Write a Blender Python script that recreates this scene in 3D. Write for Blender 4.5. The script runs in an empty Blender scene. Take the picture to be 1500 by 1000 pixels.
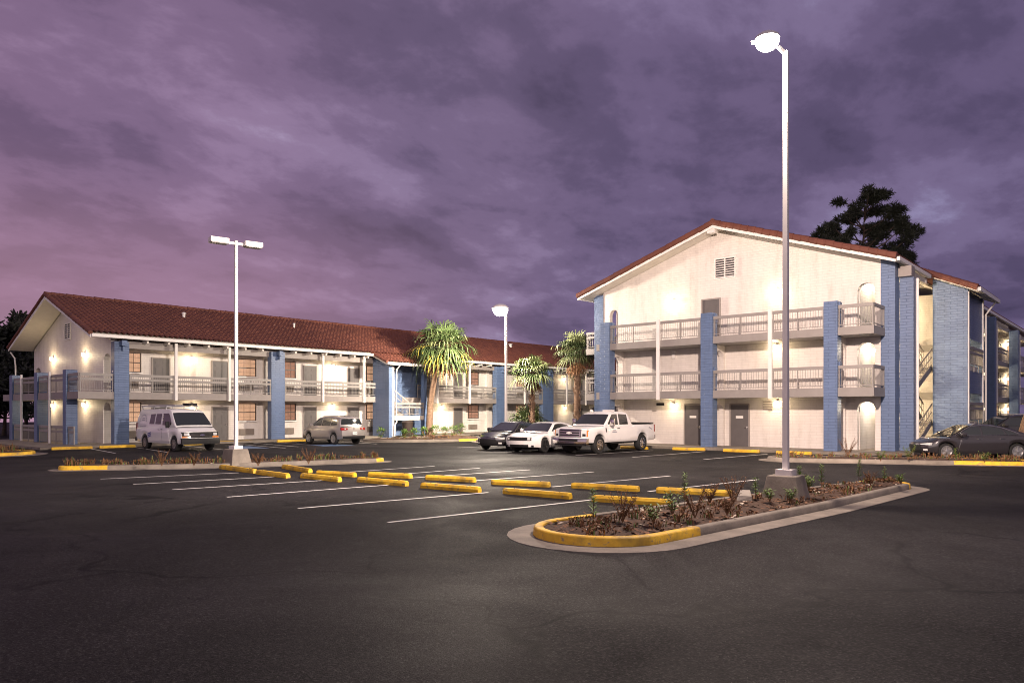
import bpy, bmesh, math, random
from mathutils import Vector, Matrix, noise as mnoise
R = math.radians
S = bpy.context.scene
COL = S.collection
random.seed(7)

# ------------------------------------------------------------------ camera
cam_d = bpy.data.cameras.new("camera"); cam = bpy.data.objects.new("camera", cam_d); COL.objects.link(cam)
CAM_A = math.atan(950 / 1083.)
cam.location = (0, 0, 2.0); cam.rotation_euler = (R(90), 0, CAM_A - R(90))
cam_d.sensor_width = 36; cam_d.lens = 36 * 1083 / 1500; cam_d.shift_y = 0.068
cam_d.clip_start = 0.1; cam_d.clip_end = 2000
S.camera = cam
# ------------------------------------------------------------------ view
S.view_settings.view_transform = 'Standard'; S.view_settings.look = 'None'
S.view_settings.exposure = 0.14; S.view_settings.gamma = 1
S.cycles.use_denoising = True
S.cycles.max_bounces = 6
S.cycles.filter_width = 1.0
S.cycles.sample_clamp_indirect = 4
# ------------------------------------------------------------------ sky
W = bpy.data.worlds.new("World"); S.world = W; W.use_nodes = True
nt = W.node_tree; nt.nodes.clear()
def N(t, **k):
    n = nt.nodes.new(t)
    for a, b in k.items(): setattr(n, a, b)
    return n
def L(a, b): nt.links.new(a, b)
def srgb(r, g, b):
    f = lambda c: (c / 255 / 12.92) if c / 255 < .04045 else ((c / 255 + .055) / 1.055) ** 2.4
    return (f(r), f(g), f(b), 1)
def ramp(stops, interp='EASE'):
    n = N('ShaderNodeValToRGB'); cr = n.color_ramp; cr.interpolation = interp
    while len(cr.elements) > 1: cr.elements.remove(cr.elements[-1])
    cr.elements[0].position, cr.elements[0].color = stops[0]
    for p, c in stops[1:]:
        e = cr.elements.new(p); e.color = c
    return n
def M(op, a=None, b=None, va=0., vb=0.):
    n = N('ShaderNodeMath', operation=op); n.inputs[0].default_value = va; n.inputs[1].default_value = vb
    if a is not None: L(a, n.inputs[0])
    if b is not None: L(b, n.inputs[1])
    return n.outputs[0]
def MIX(f, a, b, fv=.5, bt='MIX'):
    n = N('ShaderNodeMix', data_type='RGBA', blend_type=bt); n.inputs[0].default_value = fv
    if f is not None: L(f, n.inputs[0])
    for k, s in ((6, a), (7, b)):
        if isinstance(s, tuple): n.inputs[k].default_value = s
        else: L(s, n.inputs[k])
    return n.outputs[2]
tc = N('ShaderNodeTexCoord'); sep = N('ShaderNodeSeparateXYZ'); L(tc.outputs['Generated'], sep.inputs[0])
z = M('MAXIMUM', sep.outputs[2], None, vb=0.0)
den = M('ADD', z, None, vb=.22)
cx_ = M('DIVIDE', sep.outputs[0], den); cy_ = M('DIVIDE', sep.outputs[1], den)
comb = N('ShaderNodeCombineXYZ'); L(cx_, comb.inputs[0]); L(cy_, comb.inputs[1])
mp = N('ShaderNodeMapping'); mp.inputs['Rotation'].default_value = (0, 0, R(-28)); mp.inputs['Scale'].default_value = (.95, 1.2, 1); L(comb.outputs[0], mp.inputs[0])
n1 = N('ShaderNodeTexNoise'); n1.inputs['Scale'].default_value = 1.35; n1.inputs['Detail'].default_value = 9; n1.inputs['Roughness'].default_value = .56; n1.inputs['Distortion'].default_value = .12; L(mp.outputs[0], n1.inputs['Vector'])
n2 = N('ShaderNodeTexNoise'); n2.inputs['Scale'].default_value = 3.1; n2.inputs['Detail'].default_value = 8; n2.inputs['Roughness'].default_value = .62; n2.inputs['Distortion'].default_value = .2; L(mp.outputs[0], n2.inputs['Vector'])
fac = M('ADD', M('MULTIPLY', n1.outputs[0], None, vb=.64), M('MULTIPLY', n2.outputs[0], None, vb=.36))
cl = ramp([(.35, srgb(82, 71, 94)), (.44, srgb(99, 85, 111)), (.51, srgb(116, 99, 127)), (.58, srgb(134, 116, 145)), (.66, srgb(162, 149, 178))])
L(fac, cl.inputs[0])
# pinker towards the left (west), bluer and darker to the right
side = M('ADD', M('MULTIPLY', sep.outputs[0], None, vb=-.66), M('MULTIPLY', sep.outputs[1], None, vb=.75))   # -right
sr = ramp([(.0, (.66, .70, .82, 1)), (.35, (.80, .83, .92, 1)), (.55, (.98, .99, 1.03, 1)), (.80, (1.12, 1.03, 1.06, 1)), (1, (1.2, 1.04, 1.05, 1))])
L(M('ADD', M('MULTIPLY', side, None, vb=.75), None, vb=.5), sr.inputs[0])
c2 = MIX(None, cl.outputs[0], sr.outputs[0], 1., 'MULTIPLY')
# low band near the horizon glows pink on the left
low = ramp([(.0, (1, 1, 1, 1)), (.10, (.75, .75, .75, 1)), (.32, (0, 0, 0, 1))]); L(z, low.inputs[0])
leftm = ramp([(.40, (0, 0, 0, 1)), (.85, (1, 1, 1, 1))]); L(M('ADD', M('MULTIPLY', side, None, vb=.75), None, vb=.5), leftm.inputs[0])
gl = M('MULTIPLY', low.outputs[0], leftm.outputs[0])
c3 = MIX(M('MULTIPLY', gl, None, vb=.62), c2, srgb(186, 142, 160))
# added glow in the unseen sky behind the camera, to fill poles and walls
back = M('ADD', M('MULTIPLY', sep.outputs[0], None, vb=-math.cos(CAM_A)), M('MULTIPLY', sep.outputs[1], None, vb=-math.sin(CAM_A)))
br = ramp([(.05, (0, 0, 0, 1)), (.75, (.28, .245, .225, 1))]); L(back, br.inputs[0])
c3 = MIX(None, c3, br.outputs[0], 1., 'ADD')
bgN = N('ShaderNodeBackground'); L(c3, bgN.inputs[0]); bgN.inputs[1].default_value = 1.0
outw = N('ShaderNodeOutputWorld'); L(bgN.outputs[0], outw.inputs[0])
# added fill light: one very soft, very weak sun low behind the camera
sd = bpy.data.lights.new("dusk_fill_sun", 'SUN'); sd.energy = .22; sd.angle = R(25); sd.color = (1, .86, .76)
so = bpy.data.objects.new("dusk_fill_sun", sd); COL.objects.link(so); so.rotation_euler = (R(76), 0, R(-62))

# ------------------------------------------------------------------ materials
def newmat(name):
    global nt
    m = bpy.data.materials.new(name); m.use_nodes = True; nt = m.node_tree
    b = nt.nodes['Principled BSDF']
    return m, b
def pm(name, col, rough=.6, var=.12, scale=2.5, bump=0., bscale=40, metal=0, coat=0, emis=None, estr=0, alpha=1, spec=.5, trans=0):
    m, b = newmat(name)
    c = (col[0], col[1], col[2], 1)
    t = N('ShaderNodeTexCoord')
    if var:
        n = N('ShaderNodeTexNoise'); n.inputs['Scale'].default_value = scale; n.inputs['Detail'].default_value = 6; n.inputs['Roughness'].default_value = .65
        L(t.outputs['Object'], n.inputs['Vector'])
        lo = tuple(x * (1 - var) for x in col) + (1,); hi = tuple(min(1, x * (1 + var)) for x in col) + (1,)
        r_ = ramp([(.3, lo), (.7, hi)], 'LINEAR'); L(n.outputs[0], r_.inputs[0]); L(r_.outputs[0], b.inputs['Base Color'])
    else: b.inputs['Base Color'].default_value = c
    if bump:
        n = N('ShaderNodeTexNoise'); n.inputs['Scale'].default_value = bscale; n.inputs['Detail'].default_value = 4
        L(t.outputs['Object'], n.inputs['Vector'])
        bp = N('ShaderNodeBump'); bp.inputs['Strength'].default_value = bump; bp.inputs['Distance'].default_value = .02
        L(n.outputs[0], bp.inputs['Height']); L(bp.outputs[0], b.inputs['Normal'])
    b.inputs['Roughness'].default_value = rough; b.inputs['Metallic'].default_value = metal
    b.inputs['Coat Weight'].default_value = coat; b.inputs['Coat Roughness'].default_value = .06
    b.inputs['Specular IOR Level'].default_value = spec; b.inputs['Alpha'].default_value = alpha
    b.inputs['Transmission Weight'].default_value = trans
    if emis: b.inputs['Emission Color'].default_value = (*emis, 1); b.inputs['Emission Strength'].default_value = estr
    return m
def brick(name, col, var=.1, bump=.5, bw=.40, rh=.135, mort=.75, rough=.55):
    m, b = newmat(name)
    t = N('ShaderNodeUVMap'); bt = N('ShaderNodeTexBrick')
    bt.inputs['Scale'].default_value = 1; bt.inputs['Brick Width'].default_value = bw; bt.inputs['Row Height'].default_value = rh
    bt.inputs['Mortar Size'].default_value = .011; bt.inputs['Mortar Smooth'].default_value = .5; bt.inputs['Bias'].default_value = 0
    bt.inputs['Color1'].default_value = tuple(x * (1 - var) for x in col) + (1,)
    bt.inputs['Color2'].default_value = tuple(min(1, x * (1 + var * .6)) for x in col) + (1,)
    bt.inputs['Mortar'].default_value = tuple(x * mort for x in col) + (1,)
    L(t.outputs[0], bt.inputs['Vector'])
    n = N('ShaderNodeTexNoise'); n.inputs['Scale'].default_value = .8; n.inputs['Detail'].default_value = 6; n.inputs['Roughness'].default_value = .7; L(t.outputs[0], n.inputs['Vector'])
    n.inputs['Detail'].default_value = 8
    vm = N('ShaderNodeVectorMath', operation='MULTIPLY'); L(t.outputs[0], vm.inputs[0]); vm.inputs[1].default_value = (2.2, .45, 1); L(vm.outputs[0], n.inputs['Vector'])
    r_ = ramp([(.28, (.80, .785, .76, 1)), (.48, (.97, .97, .965, 1)), (.65, (1.04, 1.04, 1.04, 1))], 'LINEAR'); L(n.outputs[0], r_.inputs[0])
    L(MIX(None, bt.outputs[0], r_.outputs[0], 1., 'MULTIPLY'), b.inputs['Base Color'])
    n3 = N('ShaderNodeTexNoise'); n3.inputs['Scale'].default_value = 16; n3.inputs['Detail'].default_value = 4; L(t.outputs[0], n3.inputs['Vector'])
    h = M('ADD', M('MULTIPLY', bt.outputs['Fac'], None, vb=-1.), M('MULTIPLY', n3.outputs[0], None, vb=.55))
    bp = N('ShaderNodeBump'); bp.inputs['Strength'].default_value = bump; bp.inputs['Distance'].default_value = .022
    L(h, bp.inputs['Height']); L(bp.outputs[0], b.inputs['Normal'])
    b.inputs['Roughness'].default_value = rough
    return m
def asphalt_mat():
    m, b = newmat('asphalt')
    t = N('ShaderNodeTexCoord'); O = t.outputs['Object']
    def noi(s, d=6, r=.6, dist=0):
        n = N('ShaderNodeTexNoise'); n.inputs['Scale'].default_value = s; n.inputs['Detail'].default_value = d; n.inputs['Roughness'].default_value = r; n.inputs['Distortion'].default_value = dist
        L(O, n.inputs['Vector']); return n.outputs[0]
    big = ramp([(.32, (.0112, .0105, .0112, 1)), (.5, (.0182, .0172, .0180, 1)), (.68, (.028, .0262, .0270, 1))], 'LINEAR'); L(noi(.13, 7, .6, .6), big.inputs[0])
    fine = ramp([(.36, (.42, .42, .42, 1)), (.5, (.95, .94, .93, 1)), (.64, (1.9, 1.86, 1.8, 1))], 'LINEAR'); L(noi(30, 5, .85), fine.inputs[0])
    c = MIX(None, big.outputs[0], fine.outputs[0], 1., 'MULTIPLY')
    vg = N('ShaderNodeTexVoronoi'); vg.inputs['Scale'].default_value = 55; L(O, vg.inputs['Vector'])
    sg = N('ShaderNodeSeparateColor'); L(vg.outputs['Color'], sg.inputs[0])
    gr = ramp([(0, (.45, .45, .45, 1)), (.7, (1, 1, 1, 1)), (1, (2.1, 2.1, 2.1, 1))], 'LINEAR'); L(sg.outputs[1], gr.inputs[0])
    c = MIX(None, c, gr.outputs[0], 1., 'MULTIPLY')
    # pale aggregate specks
    v = N('ShaderNodeTexVoronoi'); v.inputs['Scale'].default_value = 34; L(O, v.inputs['Vector'])
    sp = ramp([(.0, (1, 1, 1, 1)), (.10, (1, 1, 1, 1)), (.16, (0, 0, 0, 1))], 'LINEAR'); L(v.outputs['Distance'], sp.inputs[0])
    sepc = N('ShaderNodeSeparateColor'); L(v.outputs['Color'], sepc.inputs[0])
    rare = M('GREATER_THAN', sepc.outputs[0], None, vb=.86)
    c = MIX(M('MULTIPLY', M('MULTIPLY', sp.outputs[0], rare), None, vb=.65), c, (.22, .21, .2, 1))
    # oil drips and old patches
    st = ramp([(.60, (0, 0, 0, 1)), (.70, (1, 1, 1, 1))], 'LINEAR'); L(noi(.7, 5, .62, .3), st.inputs[0])
    c = MIX(M('MULTIPLY', st.outputs[0], None, vb=.55), c, (.010, .009, .009, 1))
    pl = ramp([(.60, (0, 0, 0, 1)), (.75, (1, 1, 1, 1))], 'LINEAR'); L(noi(1.1, 6, .7, 1.2), pl.inputs[0])
    c = MIX(M('MULTIPLY', pl.outputs[0], None, vb=.35), c, (.060, .054, .052, 1))
    # hairline cracks
    vc = N('ShaderNodeTexVoronoi', feature='DISTANCE_TO_EDGE'); vc.inputs['Scale'].default_value = .16
    wn = N('ShaderNodeTexNoise'); wn.inputs['Scale'].default_value = .9; wn.inputs['Detail'].default_value = 5; L(O, wn.inputs['Vector'])
    va = N('ShaderNodeVectorMath', operation='MULTIPLY_ADD'); L(wn.outputs['Color'], va.inputs[0]); va.inputs[1].default_value = (2.2, 2.2, 0); L(O, va.inputs[2]); L(va.outputs[0], vc.inputs['Vector'])
    ck = ramp([(.0, (1, 1, 1, 1)), (.005, (1, 1, 1, 1)), (.012, (0, 0, 0, 1))], 'LINEAR'); L(vc.outputs['Distance'], ck.inputs[0])
    brk = ramp([(.42, (0, 0, 0, 1)), (.54, (1, 1, 1, 1))], 'LINEAR'); L(noi(.35, 3), brk.inputs[0])
    c = MIX(M('MULTIPLY', M('MULTIPLY', ck.outputs[0], brk.outputs[0]), None, vb=.85), c, (.004, .004, .004, 1))
    L(c, b.inputs['Base Color'])
    rr = ramp([(.35, (.58, .58, .58, 1)), (.65, (.82, .82, .82, 1))], 'LINEAR'); L(noi(.22, 6, .6, .5), rr.inputs[0]); L(rr.outputs[0], b.inputs['Roughness'])
    b.inputs['Specular IOR Level'].default_value = .10
    bp = N('ShaderNodeBump'); bp.inputs['Strength'].default_value = .7; bp.inputs['Distance'].default_value = .015
    L(M('ADD', noi(60, 3, .7), M('MULTIPLY', noi(3, 4, .6), None, vb=.6)), bp.inputs['Height']); L(bp.outputs[0], b.inputs['Normal'])
    return m
MT = {}
MT['asphalt'] = asphalt_mat()
MT['white_brick'] = brick('painted_white_brick', (.70, .655, .62), var=.025, mort=.88, bw=.6, bump=.4)
MT['blue_brick'] = brick('painted_blue_brick', (.115, .172, .305), var=.06, bump=.65, mort=.78, bw=.6, rough=.45)
MT['white'] = pm('white_paint', (.76, .73, .70), .5, .06)
MT['soffit'] = pm('soffit_paint', (.66, .62, .56), .6, .06)
MT['taupe'] = pm('taupe_paint', (.27, .24, .225), .55, .1)
MT['rail'] = pm('rail_paint', (.27, .25, .235), .5, .08)
MT['door'] = pm('door_paint', (.115, .105, .105), .45, .1)
MT['frame'] = pm('dark_frame', (.05, .035, .03), .4, .1)
MT['curtain'] = pm('curtain_cloth', (.55, .33, .22), .8, .22, 5, emis=(.95, .56, .34), estr=.75)
MT['curtain_dim'] = pm('dim_curtain_cloth', (.42, .24, .18), .8, .2, 5, emis=(.9, .45, .28), estr=.30)
MT['glass'] = pm('pane_glass', (.02, .02, .025), .06, 0, alpha=.22)
MT['ac'] = pm('ac_grille', (.24, .20, .17), .5, .12)
MT['concrete'] = pm('concrete', (.30, .265, .225), .8, .28, 1.6, .35, 30)
MT['concrete_dark'] = pm('stained_concrete', (.20, .172, .14), .8, .35, 1.4, .35, 30)
def worn_yellow():
    m, b = newmat('yellow_paint'); t = N('ShaderNodeTexCoord'); g = N('ShaderNodeNewGeometry')
    n = N('ShaderNodeTexNoise'); n.inputs['Scale'].default_value = 4; n.inputs['Detail'].default_value = 7; n.inputs['Roughness'].default_value = .7; L(g.outputs['Position'], n.inputs['Vector'])
    r_ = ramp([(.3, (.60, .33, .016, 1)), (.6, (.80, .50, .03, 1))], 'LINEAR'); L(n.outputs[0], r_.inputs[0])
    n2_ = N('ShaderNodeTexNoise'); n2_.inputs['Scale'].default_value = 7; n2_.inputs['Detail'].default_value = 9; n2_.inputs['Roughness'].default_value = .78; L(g.outputs['Position'], n2_.inputs['Vector'])
    w = ramp([(.56, (0, 0, 0, 1)), (.62, (1, 1, 1, 1))], 'LINEAR'); L(n2_.outputs[0], w.inputs[0])
    n3_ = N('ShaderNodeTexNoise'); n3_.inputs['Scale'].default_value = 2.2; n3_.inputs['Detail'].default_value = 5; L(g.outputs['Position'], n3_.inputs['Vector'])
    d = ramp([(.52, (0, 0, 0, 1)), (.70, (1, 1, 1, 1))], 'LINEAR'); L(n3_.outputs[0], d.inputs[0])
    c = MIX(M('MULTIPLY', d.outputs[0], None, vb=.6), r_.outputs[0], (.10, .065, .03, 1))
    c = MIX(M('MULTIPLY', w.outputs[0], None, vb=.8), c, (.20, .17, .13, 1))
    L(c, b.inputs['Base Color']); b.inputs['Roughness'].default_value = .6
    bp = N('ShaderNodeBump'); bp.inputs['Strength'].default_value = .4; bp.inputs['Distance'].default_value = .02; L(n2_.outputs[0], bp.inputs['Height']); L(bp.outputs[0], b.inputs['Normal'])
    return m
MT['yellow'] = worn_yellow()
MT['line'] = pm('line_paint', (.64, .62, .59), .6, .25, 4)
MT['bluepaint'] = pm('blue_paint', (.10, .17, .30), .6, .25, 4)
MT['soil'] = pm('soil', (.062, .034, .020), .95, .5, 6, 1., 18)
MT['mulch'] = pm('mulch_chips', (.17, .085, .045), .9, .6, 12)
MT['chip'] = pm('pale_chips', (.50, .42, .33), .9, .3, 12)
MT['steel'] = pm('galvanised_steel', (.45, .45, .46), .4, .1, metal=.7)
MT['pole'] = pm('pole_paint', (.74, .70, .67), .4, .06)
MT['fixture'] = pm('fixture_paint', (.70, .67, .64), .4, .06)
MT['dark'] = pm('dark_plastic', (.012, .012, .013), .6, .1, spec=.3)
MT['black'] = pm('black_rubber', (.014, .014, .014), .75, .15)
MT['lamp'] = pm('lit_lamp_glass', (1, 1, 1), .3, 0, emis=(1, .80, .52), estr=16)
MT['flood'] = pm('lit_flood_lens', (1, 1, 1), .3, 0, emis=(1, .94, .84), estr=30)
MT['offlens'] = pm('unlit_lens', (.10, .09, .085), .25, 0)
MT['bark'] = pm('palm_bark', (.16, .10, .065), .9, .4, 8, .9, 14)
MT['pinebark'] = pm('pine_bark', (.06, .04, .03), .9, .4, 6, .8, 10)
MT['leaf'] = pm('palm_leaf', (.058, .088, .030), .45, .35, 1.4)
MT['leafpale'] = pm('pale_palm_leaf', (.15, .175, .075), .5, .3, 1.4)
MT['leafyellow'] = pm('yellow_palm_leaf', (.30, .25, .04), .55, .3, 1.4)  # yellow tone, mixed at random into the lower fronds
MT['needle'] = pm('pine_needles', (.018, .022, .013), .7, .4, .6)
MT['darkleaf'] = pm('tree_leaves', (.028, .032, .020), .7, .4, .8)
MT['weed'] = pm('weed_leaf', (.115, .20, .04), .6, .4, 6)
MT['dry'] = pm('dry_stem', (.17, .082, .034), .8, .45, 6)
MT['trash'] = pm('brown_plastic', (.035, .024, .02), .6, .15)
MT['signwhite'] = pm('sign_white', (.75, .73, .7), .5, 0)
def tile_mat():
    m, b = newmat('terracotta_tile')
    t = N('ShaderNodeUVMap'); bt = N('ShaderNodeTexBrick')
    bt.offset = 0; bt.inputs['Scale'].default_value = 1; bt.inputs['Brick Width'].default_value = .30; bt.inputs['Row Height'].default_value = .42
    bt.inputs['Mortar Size'].default_value = 0
    bt.inputs['Color1'].default_value = (.125, .040, .026, 1); bt.inputs['Color2'].default_value = (.165, .056, .034, 1)
    L(t.outputs[0], bt.inputs['Vector'])
    n = N('ShaderNodeTexNoise'); n.inputs['Scale'].default_value = .5; n.inputs['Detail'].default_value = 7; n.inputs['Roughness'].default_value = .7; L(t.outputs[0], n.inputs['Vector'])
    r_ = ramp([(.3, (.72, .70, .70, 1)), (.7, (1.15, 1.12, 1.1, 1))], 'LINEAR'); L(n.outputs[0], r_.inputs[0])
    L(MIX(None, bt.outputs[0], r_.outputs[0], 1., 'MULTIPLY'), b.inputs['Base Color']); b.inputs['Roughness'].default_value = .7
    return m
MT['tile'] = tile_mat()
def paint(name, col, rough=.25, coat=.8, metal=0.): return pm(name, col, rough, .04, 1.5, metal=metal, coat=coat)
MT['carwhite'] = paint('white_car_paint', (.76, .745, .73))
MT['carsilver'] = paint('silver_car_paint', (.42, .39, .37), .32, .7, .55)
MT['carblack'] = paint('black_car_paint', (.018, .017, .019), .2)
MT['cargrey'] = paint('charcoal_car_paint', (.040, .036, .040), .24, .8, .3)
MT['cartan'] = paint('dark_suv_paint', (.028, .026, .026), .24)
MT['carglass'] = pm('car_glass', (.022, .026, .026), .05, 0, coat=.5)
MT['chrome'] = pm('chrome', (.62, .60, .58), .14, 0, metal=1)
MT['alloy'] = pm('alloy', (.50, .49, .48), .3, .08, metal=.8)
MT['darkalloy'] = pm('dark_alloy', (.05, .05, .052), .35, .08, metal=.6)
MT['headlamp'] = pm('headlamp_lens', (.62, .62, .60), .1, 0, coat=1)
MT['tail'] = pm('tail_lens', (.28, .008, .008), .15, 0, coat=1)
MT['amber'] = pm('amber_lens', (.60, .19, .02), .2, 0, coat=1)
MT['plate'] = pm('plate_white', (.72, .72, .70), .5, 0)
MT['ink'] = pm('grey_lettering', (.30, .31, .36), .5, 0)
MT['blueink'] = pm('blue_lettering', (.09, .10, .32), .5, 0)

# ------------------------------------------------------------------ mesh helpers
class MB:
    def __init__(s): s.v = []; s.f = []; s.m = []; s.uv = {}
    def add(s, pts, faces, mi=0):
        o = len(s.v); s.v += [tuple(p) for p in pts]
        for f in faces: s.f.append(tuple(o + i for i in f)); s.m.append(mi)
        return s
    def box(s, x0, x1, y0, y1, z0, z1, mi=0):
        if x0 > x1: x0, x1 = x1, x0
        if y0 > y1: y0, y1 = y1, y0
        return s.add([(x0, y0, z0), (x1, y0, z0), (x1, y1, z0), (x0, y1, z0), (x0, y0, z1), (x1, y0, z1), (x1, y1, z1), (x0, y1, z1)],
                     [(0, 3, 2, 1), (4, 5, 6, 7), (0, 1, 5, 4), (1, 2, 6, 5), (2, 3, 7, 6), (3, 0, 4, 7)], mi)
    def bar(s, p, q, w, h, mi=0):
        p = Vector(p); q = Vector(q); d = (q - p).normalized()
        a = d.cross(Vector((0, 0, 1)))
        a = Vector((1, 0, 0)) if a.length < 1e-4 else a.normalized()
        b = a.cross(d).normalized(); pts = []
        for c in (p, q):
            for i, j in ((-1, -1), (1, -1), (1, 1), (-1, 1)): pts.append(c + a * i * w / 2 + b * j * h / 2)
        return s.add(pts, [(3, 2, 1, 0), (4, 5, 6, 7), (0, 1, 5, 4), (1, 2, 6, 5), (2, 3, 7, 6), (3, 0, 4, 7)], mi)
    def tube(s, path, radii, n=8, mi=0, cap=True):
        rings = []
        for i, p in enumerate(path):
            p = Vector(p); a = Vector(path[max(0, i - 1)]); b = Vector(path[min(len(path) - 1, i + 1)])
            d = (b - a).normalized(); u = d.cross(Vector((0, 0, 1)))
            u = Vector((1, 0, 0)) if u.length < 1e-3 else u.normalized()
            w = d.cross(u)
            r = radii[i] if isinstance(radii, (list, tuple)) else radii
            rings.append([p + (u * math.cos(2 * math.pi * k / n) + w * math.sin(2 * math.pi * k / n)) * r for k in range(n)])
        pts = [q for r in rings for q in r]; fs = []
        for i in range(len(path) - 1):
            for k in range(n):
                k2 = (k + 1) % n; fs.append((i * n + k, (i + 1) * n + k, (i + 1) * n + k2, i * n + k2))
        if cap: fs.append(tuple(range(n))); fs.append(tuple(reversed(range((len(path) - 1) * n, len(path) * n))))
        return s.add(pts, fs, mi)
    def prism(s, poly, axis, a, b, mi=0):
        """poly in the two other axes (cyclic order kept), extruded from a to b along axis"""
        def P(u, v, w): return {'x': (w, u, v), 'y': (u, w, v), 'z': (u, v, w)}[axis]
        n = len(poly); pts = [P(u, v, a) for u, v in poly] + [P(u, v, b) for u, v in poly]
        fs = [tuple(reversed(range(n))), tuple(range(n, 2 * n))] + [(i, (i + 1) % n, n + (i + 1) % n, n + i) for i in range(n)]
        return s.add(pts, fs, mi)
    def lathe(s, prof, n=24, axis='z', c=(0, 0, 0), mi=0):
        pts = []
        for r, h in prof:
            for k in range(n):
                a = 2 * math.pi * k / n; u, v = r * math.cos(a), r * math.sin(a)
                p = {'z': (u, v, h), 'y': (u, h, v), 'x': (h, u, v)}[axis]
                pts.append((p[0] + c[0], p[1] + c[1], p[2] + c[2]))
        fs = []
        for i in range(len(prof) - 1):
            for k in range(n):
                k2 = (k + 1) % n; fs.append((i * n + k, i * n + k2, (i + 1) * n + k2, (i + 1) * n + k))
        fs.append(tuple(reversed(range(n)))); fs.append(tuple(range((len(prof) - 1) * n, len(prof) * n)))
        return s.add(pts, fs, mi)
    def build(s, name, mats, parent=None, loc=None, smooth=None, shift=None, fixn=True):
        me = bpy.data.meshes.new(name)
        v = s.v
        if shift is not None: v = [(p[0] - shift[0], p[1] - shift[1], p[2] - shift[2]) for p in v]
        me.from_pydata(v, [], s.f)
        if not isinstance(mats, (list, tuple)): mats = [mats]
        for m in mats: me.materials.append(MT[m] if isinstance(m, str) else m)
        if len(mats) > 1:
            for p, i in zip(me.polygons, s.m): p.material_index = i
        if fixn:
            bm = bmesh.new(); bm.from_mesh(me); bmesh.ops.recalc_face_normals(bm, faces=bm.faces); bm.to_mesh(me); bm.free()
        uvl = me.uv_layers.new(name='UVMap'); sx, sy, sz = shift if shift is not None else (0, 0, 0)
        for p in me.polygons:
            n = p.normal; ax, ay, az = abs(n.x), abs(n.y), abs(n.z)
            for li, vi in zip(p.loop_indices, p.vertices):
                c = me.vertices[vi].co; x, y, zz = c.x + sx, c.y + sy, c.z + sz
                if az > ax and az > ay: uvl.data[li].uv = (x, y)
                elif ay >= ax: uvl.data[li].uv = (x, zz)
                else: uvl.data[li].uv = (y, zz)
        if smooth is not None:
            for p in me.polygons: p.use_smooth = True
            if smooth < 179: me.set_sharp_from_angle(angle=R(smooth))
        o = bpy.data.objects.new(name, me); COL.objects.link(o)
        if parent is not None: o.parent = parent
        if loc is not None: o.location = loc
        return o
def tag(o, label=None, cat=None, group=None, kind=None):
    for k, v in (('label', label), ('category', cat), ('group', group), ('kind', kind)):
        if v: o[k] = v
    return o
def thing(name, label, cat, loc=(0, 0, 0), rz=0, group=None):
    o = bpy.data.objects.new(name, None); COL.objects.link(o); o.location = loc; o.rotation_euler = (0, 0, rz); o.empty_display_size = .3
    return tag(o, label, cat, group)
def kids(o): return list(o.children)
def dup(o, parent=None, loc=None):
    c = o.copy(); COL.objects.link(c)
    c.parent = parent
    if loc is not None: c.location = loc
    for ch in kids(o): dup(ch, c)
    return c
def lamp_light(name, kind, loc, energy, col, parent=None, size=.08, aim=None, cone=140, blend=.6):
    d = bpy.data.lights.new(name, kind); d.energy = energy; d.color = col; d.shadow_soft_size = size
    o = bpy.data.objects.new(name, d); COL.objects.link(o); o.location = loc
    if parent is not None: o.parent = parent
    if kind == 'SPOT':
        d.spot_size = R(cone); d.spot_blend = blend
        v = Vector(aim) - (Vector(loc) + (parent.location if parent is not None else Vector()))
        o.rotation_euler = v.to_track_quat('-Z', 'Y').to_euler()
    return o

# ------------------------------------------------------------------ ground, markings
def sheet(name, poly, zz, mat, kind='structure'):
    b = MB(); b.add([(x, y, zz) for x, y in poly], [tuple(range(len(poly)))])
    return tag(b.build(name, mat), kind=kind)
b = MB(); gx = [-118, -40, 0, 20, 40, 80, 158]
for i in range(6):
    for j in range(6): b.add([(gx[i], gx[j], 0), (gx[i + 1], gx[j], 0), (gx[i + 1], gx[j + 1], 0), (gx[i], gx[j + 1], 0)], [(0, 1, 2, 3)])
tag(b.build('parking_lot', 'asphalt'), kind='structure')
def stripe(p, q, w=.10, name='parking_line', mat='line'):
    p = Vector((*p, 0)); q = Vector((*q, 0)); d = (q - p).normalized(); a = Vector((-d.y, d.x, 0)) * w / 2
    return sheet(name, [(p + a).xy, (p - a).xy, (q - a).xy, (q + a).xy], .004, mat)
for p, q in [((8.39, 23.5), (12.2, 22.5)), ((8.38, 21.15), (12.25, 20.3)), ((8.47, 18.95), (12.5, 18.2)), ((8.57, 16.35), (12.9, 15.75)),
             ((8.54, 13.35), (13.3, 12.45)), ((8.53, 10.45), (13.75, 9.65)), ((14.2, 20.1), (18.4, 19.9)), ((14.5, 18.2), (18.8, 18.0)),
             ((14.7, 16.9), (19.4, 16.2)), ((15.0, 14.9), (20.1, 14.05)), ((15.4, 12.1), (20.4, 11.4)), ((16.1, 9.6), (21.0, 8.85)),
             ((27.6, 17.25), (33.9, 17.0)), ((28.3, 14.25), (33.8, 13.8)), ((27.2, 20.0), (33.0, 19.4)),
             ((15.0, 44.0), (14.0, 37.4)), ((17.0, 42.6), (16.0, 36.3)), ((19.7, 42.6), (18.9, 35.5)), ((23.0, 43.2), (22.0, 35.6)), ((24.3, 43.0), (23.3, 36.4)), ((25.6, 42.8), (24.9, 36.6)), ((29.2, 42.2), (28.5, 36.0)), ((34.0, 28.5), (28.5, 29.0))]:
    stripe(p, q)
sheet('painted_patch', [(20.2, 36.6), (21.4, 36.2), (21.9, 39.2), (20.7, 39.6)], .005, 'bluepaint')
sheet('painted_patch', [(24.6, 35.9), (26.4, 35.2), (26.7, 37.6), (25.0, 38.0)], .005, 'bluepaint')
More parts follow.
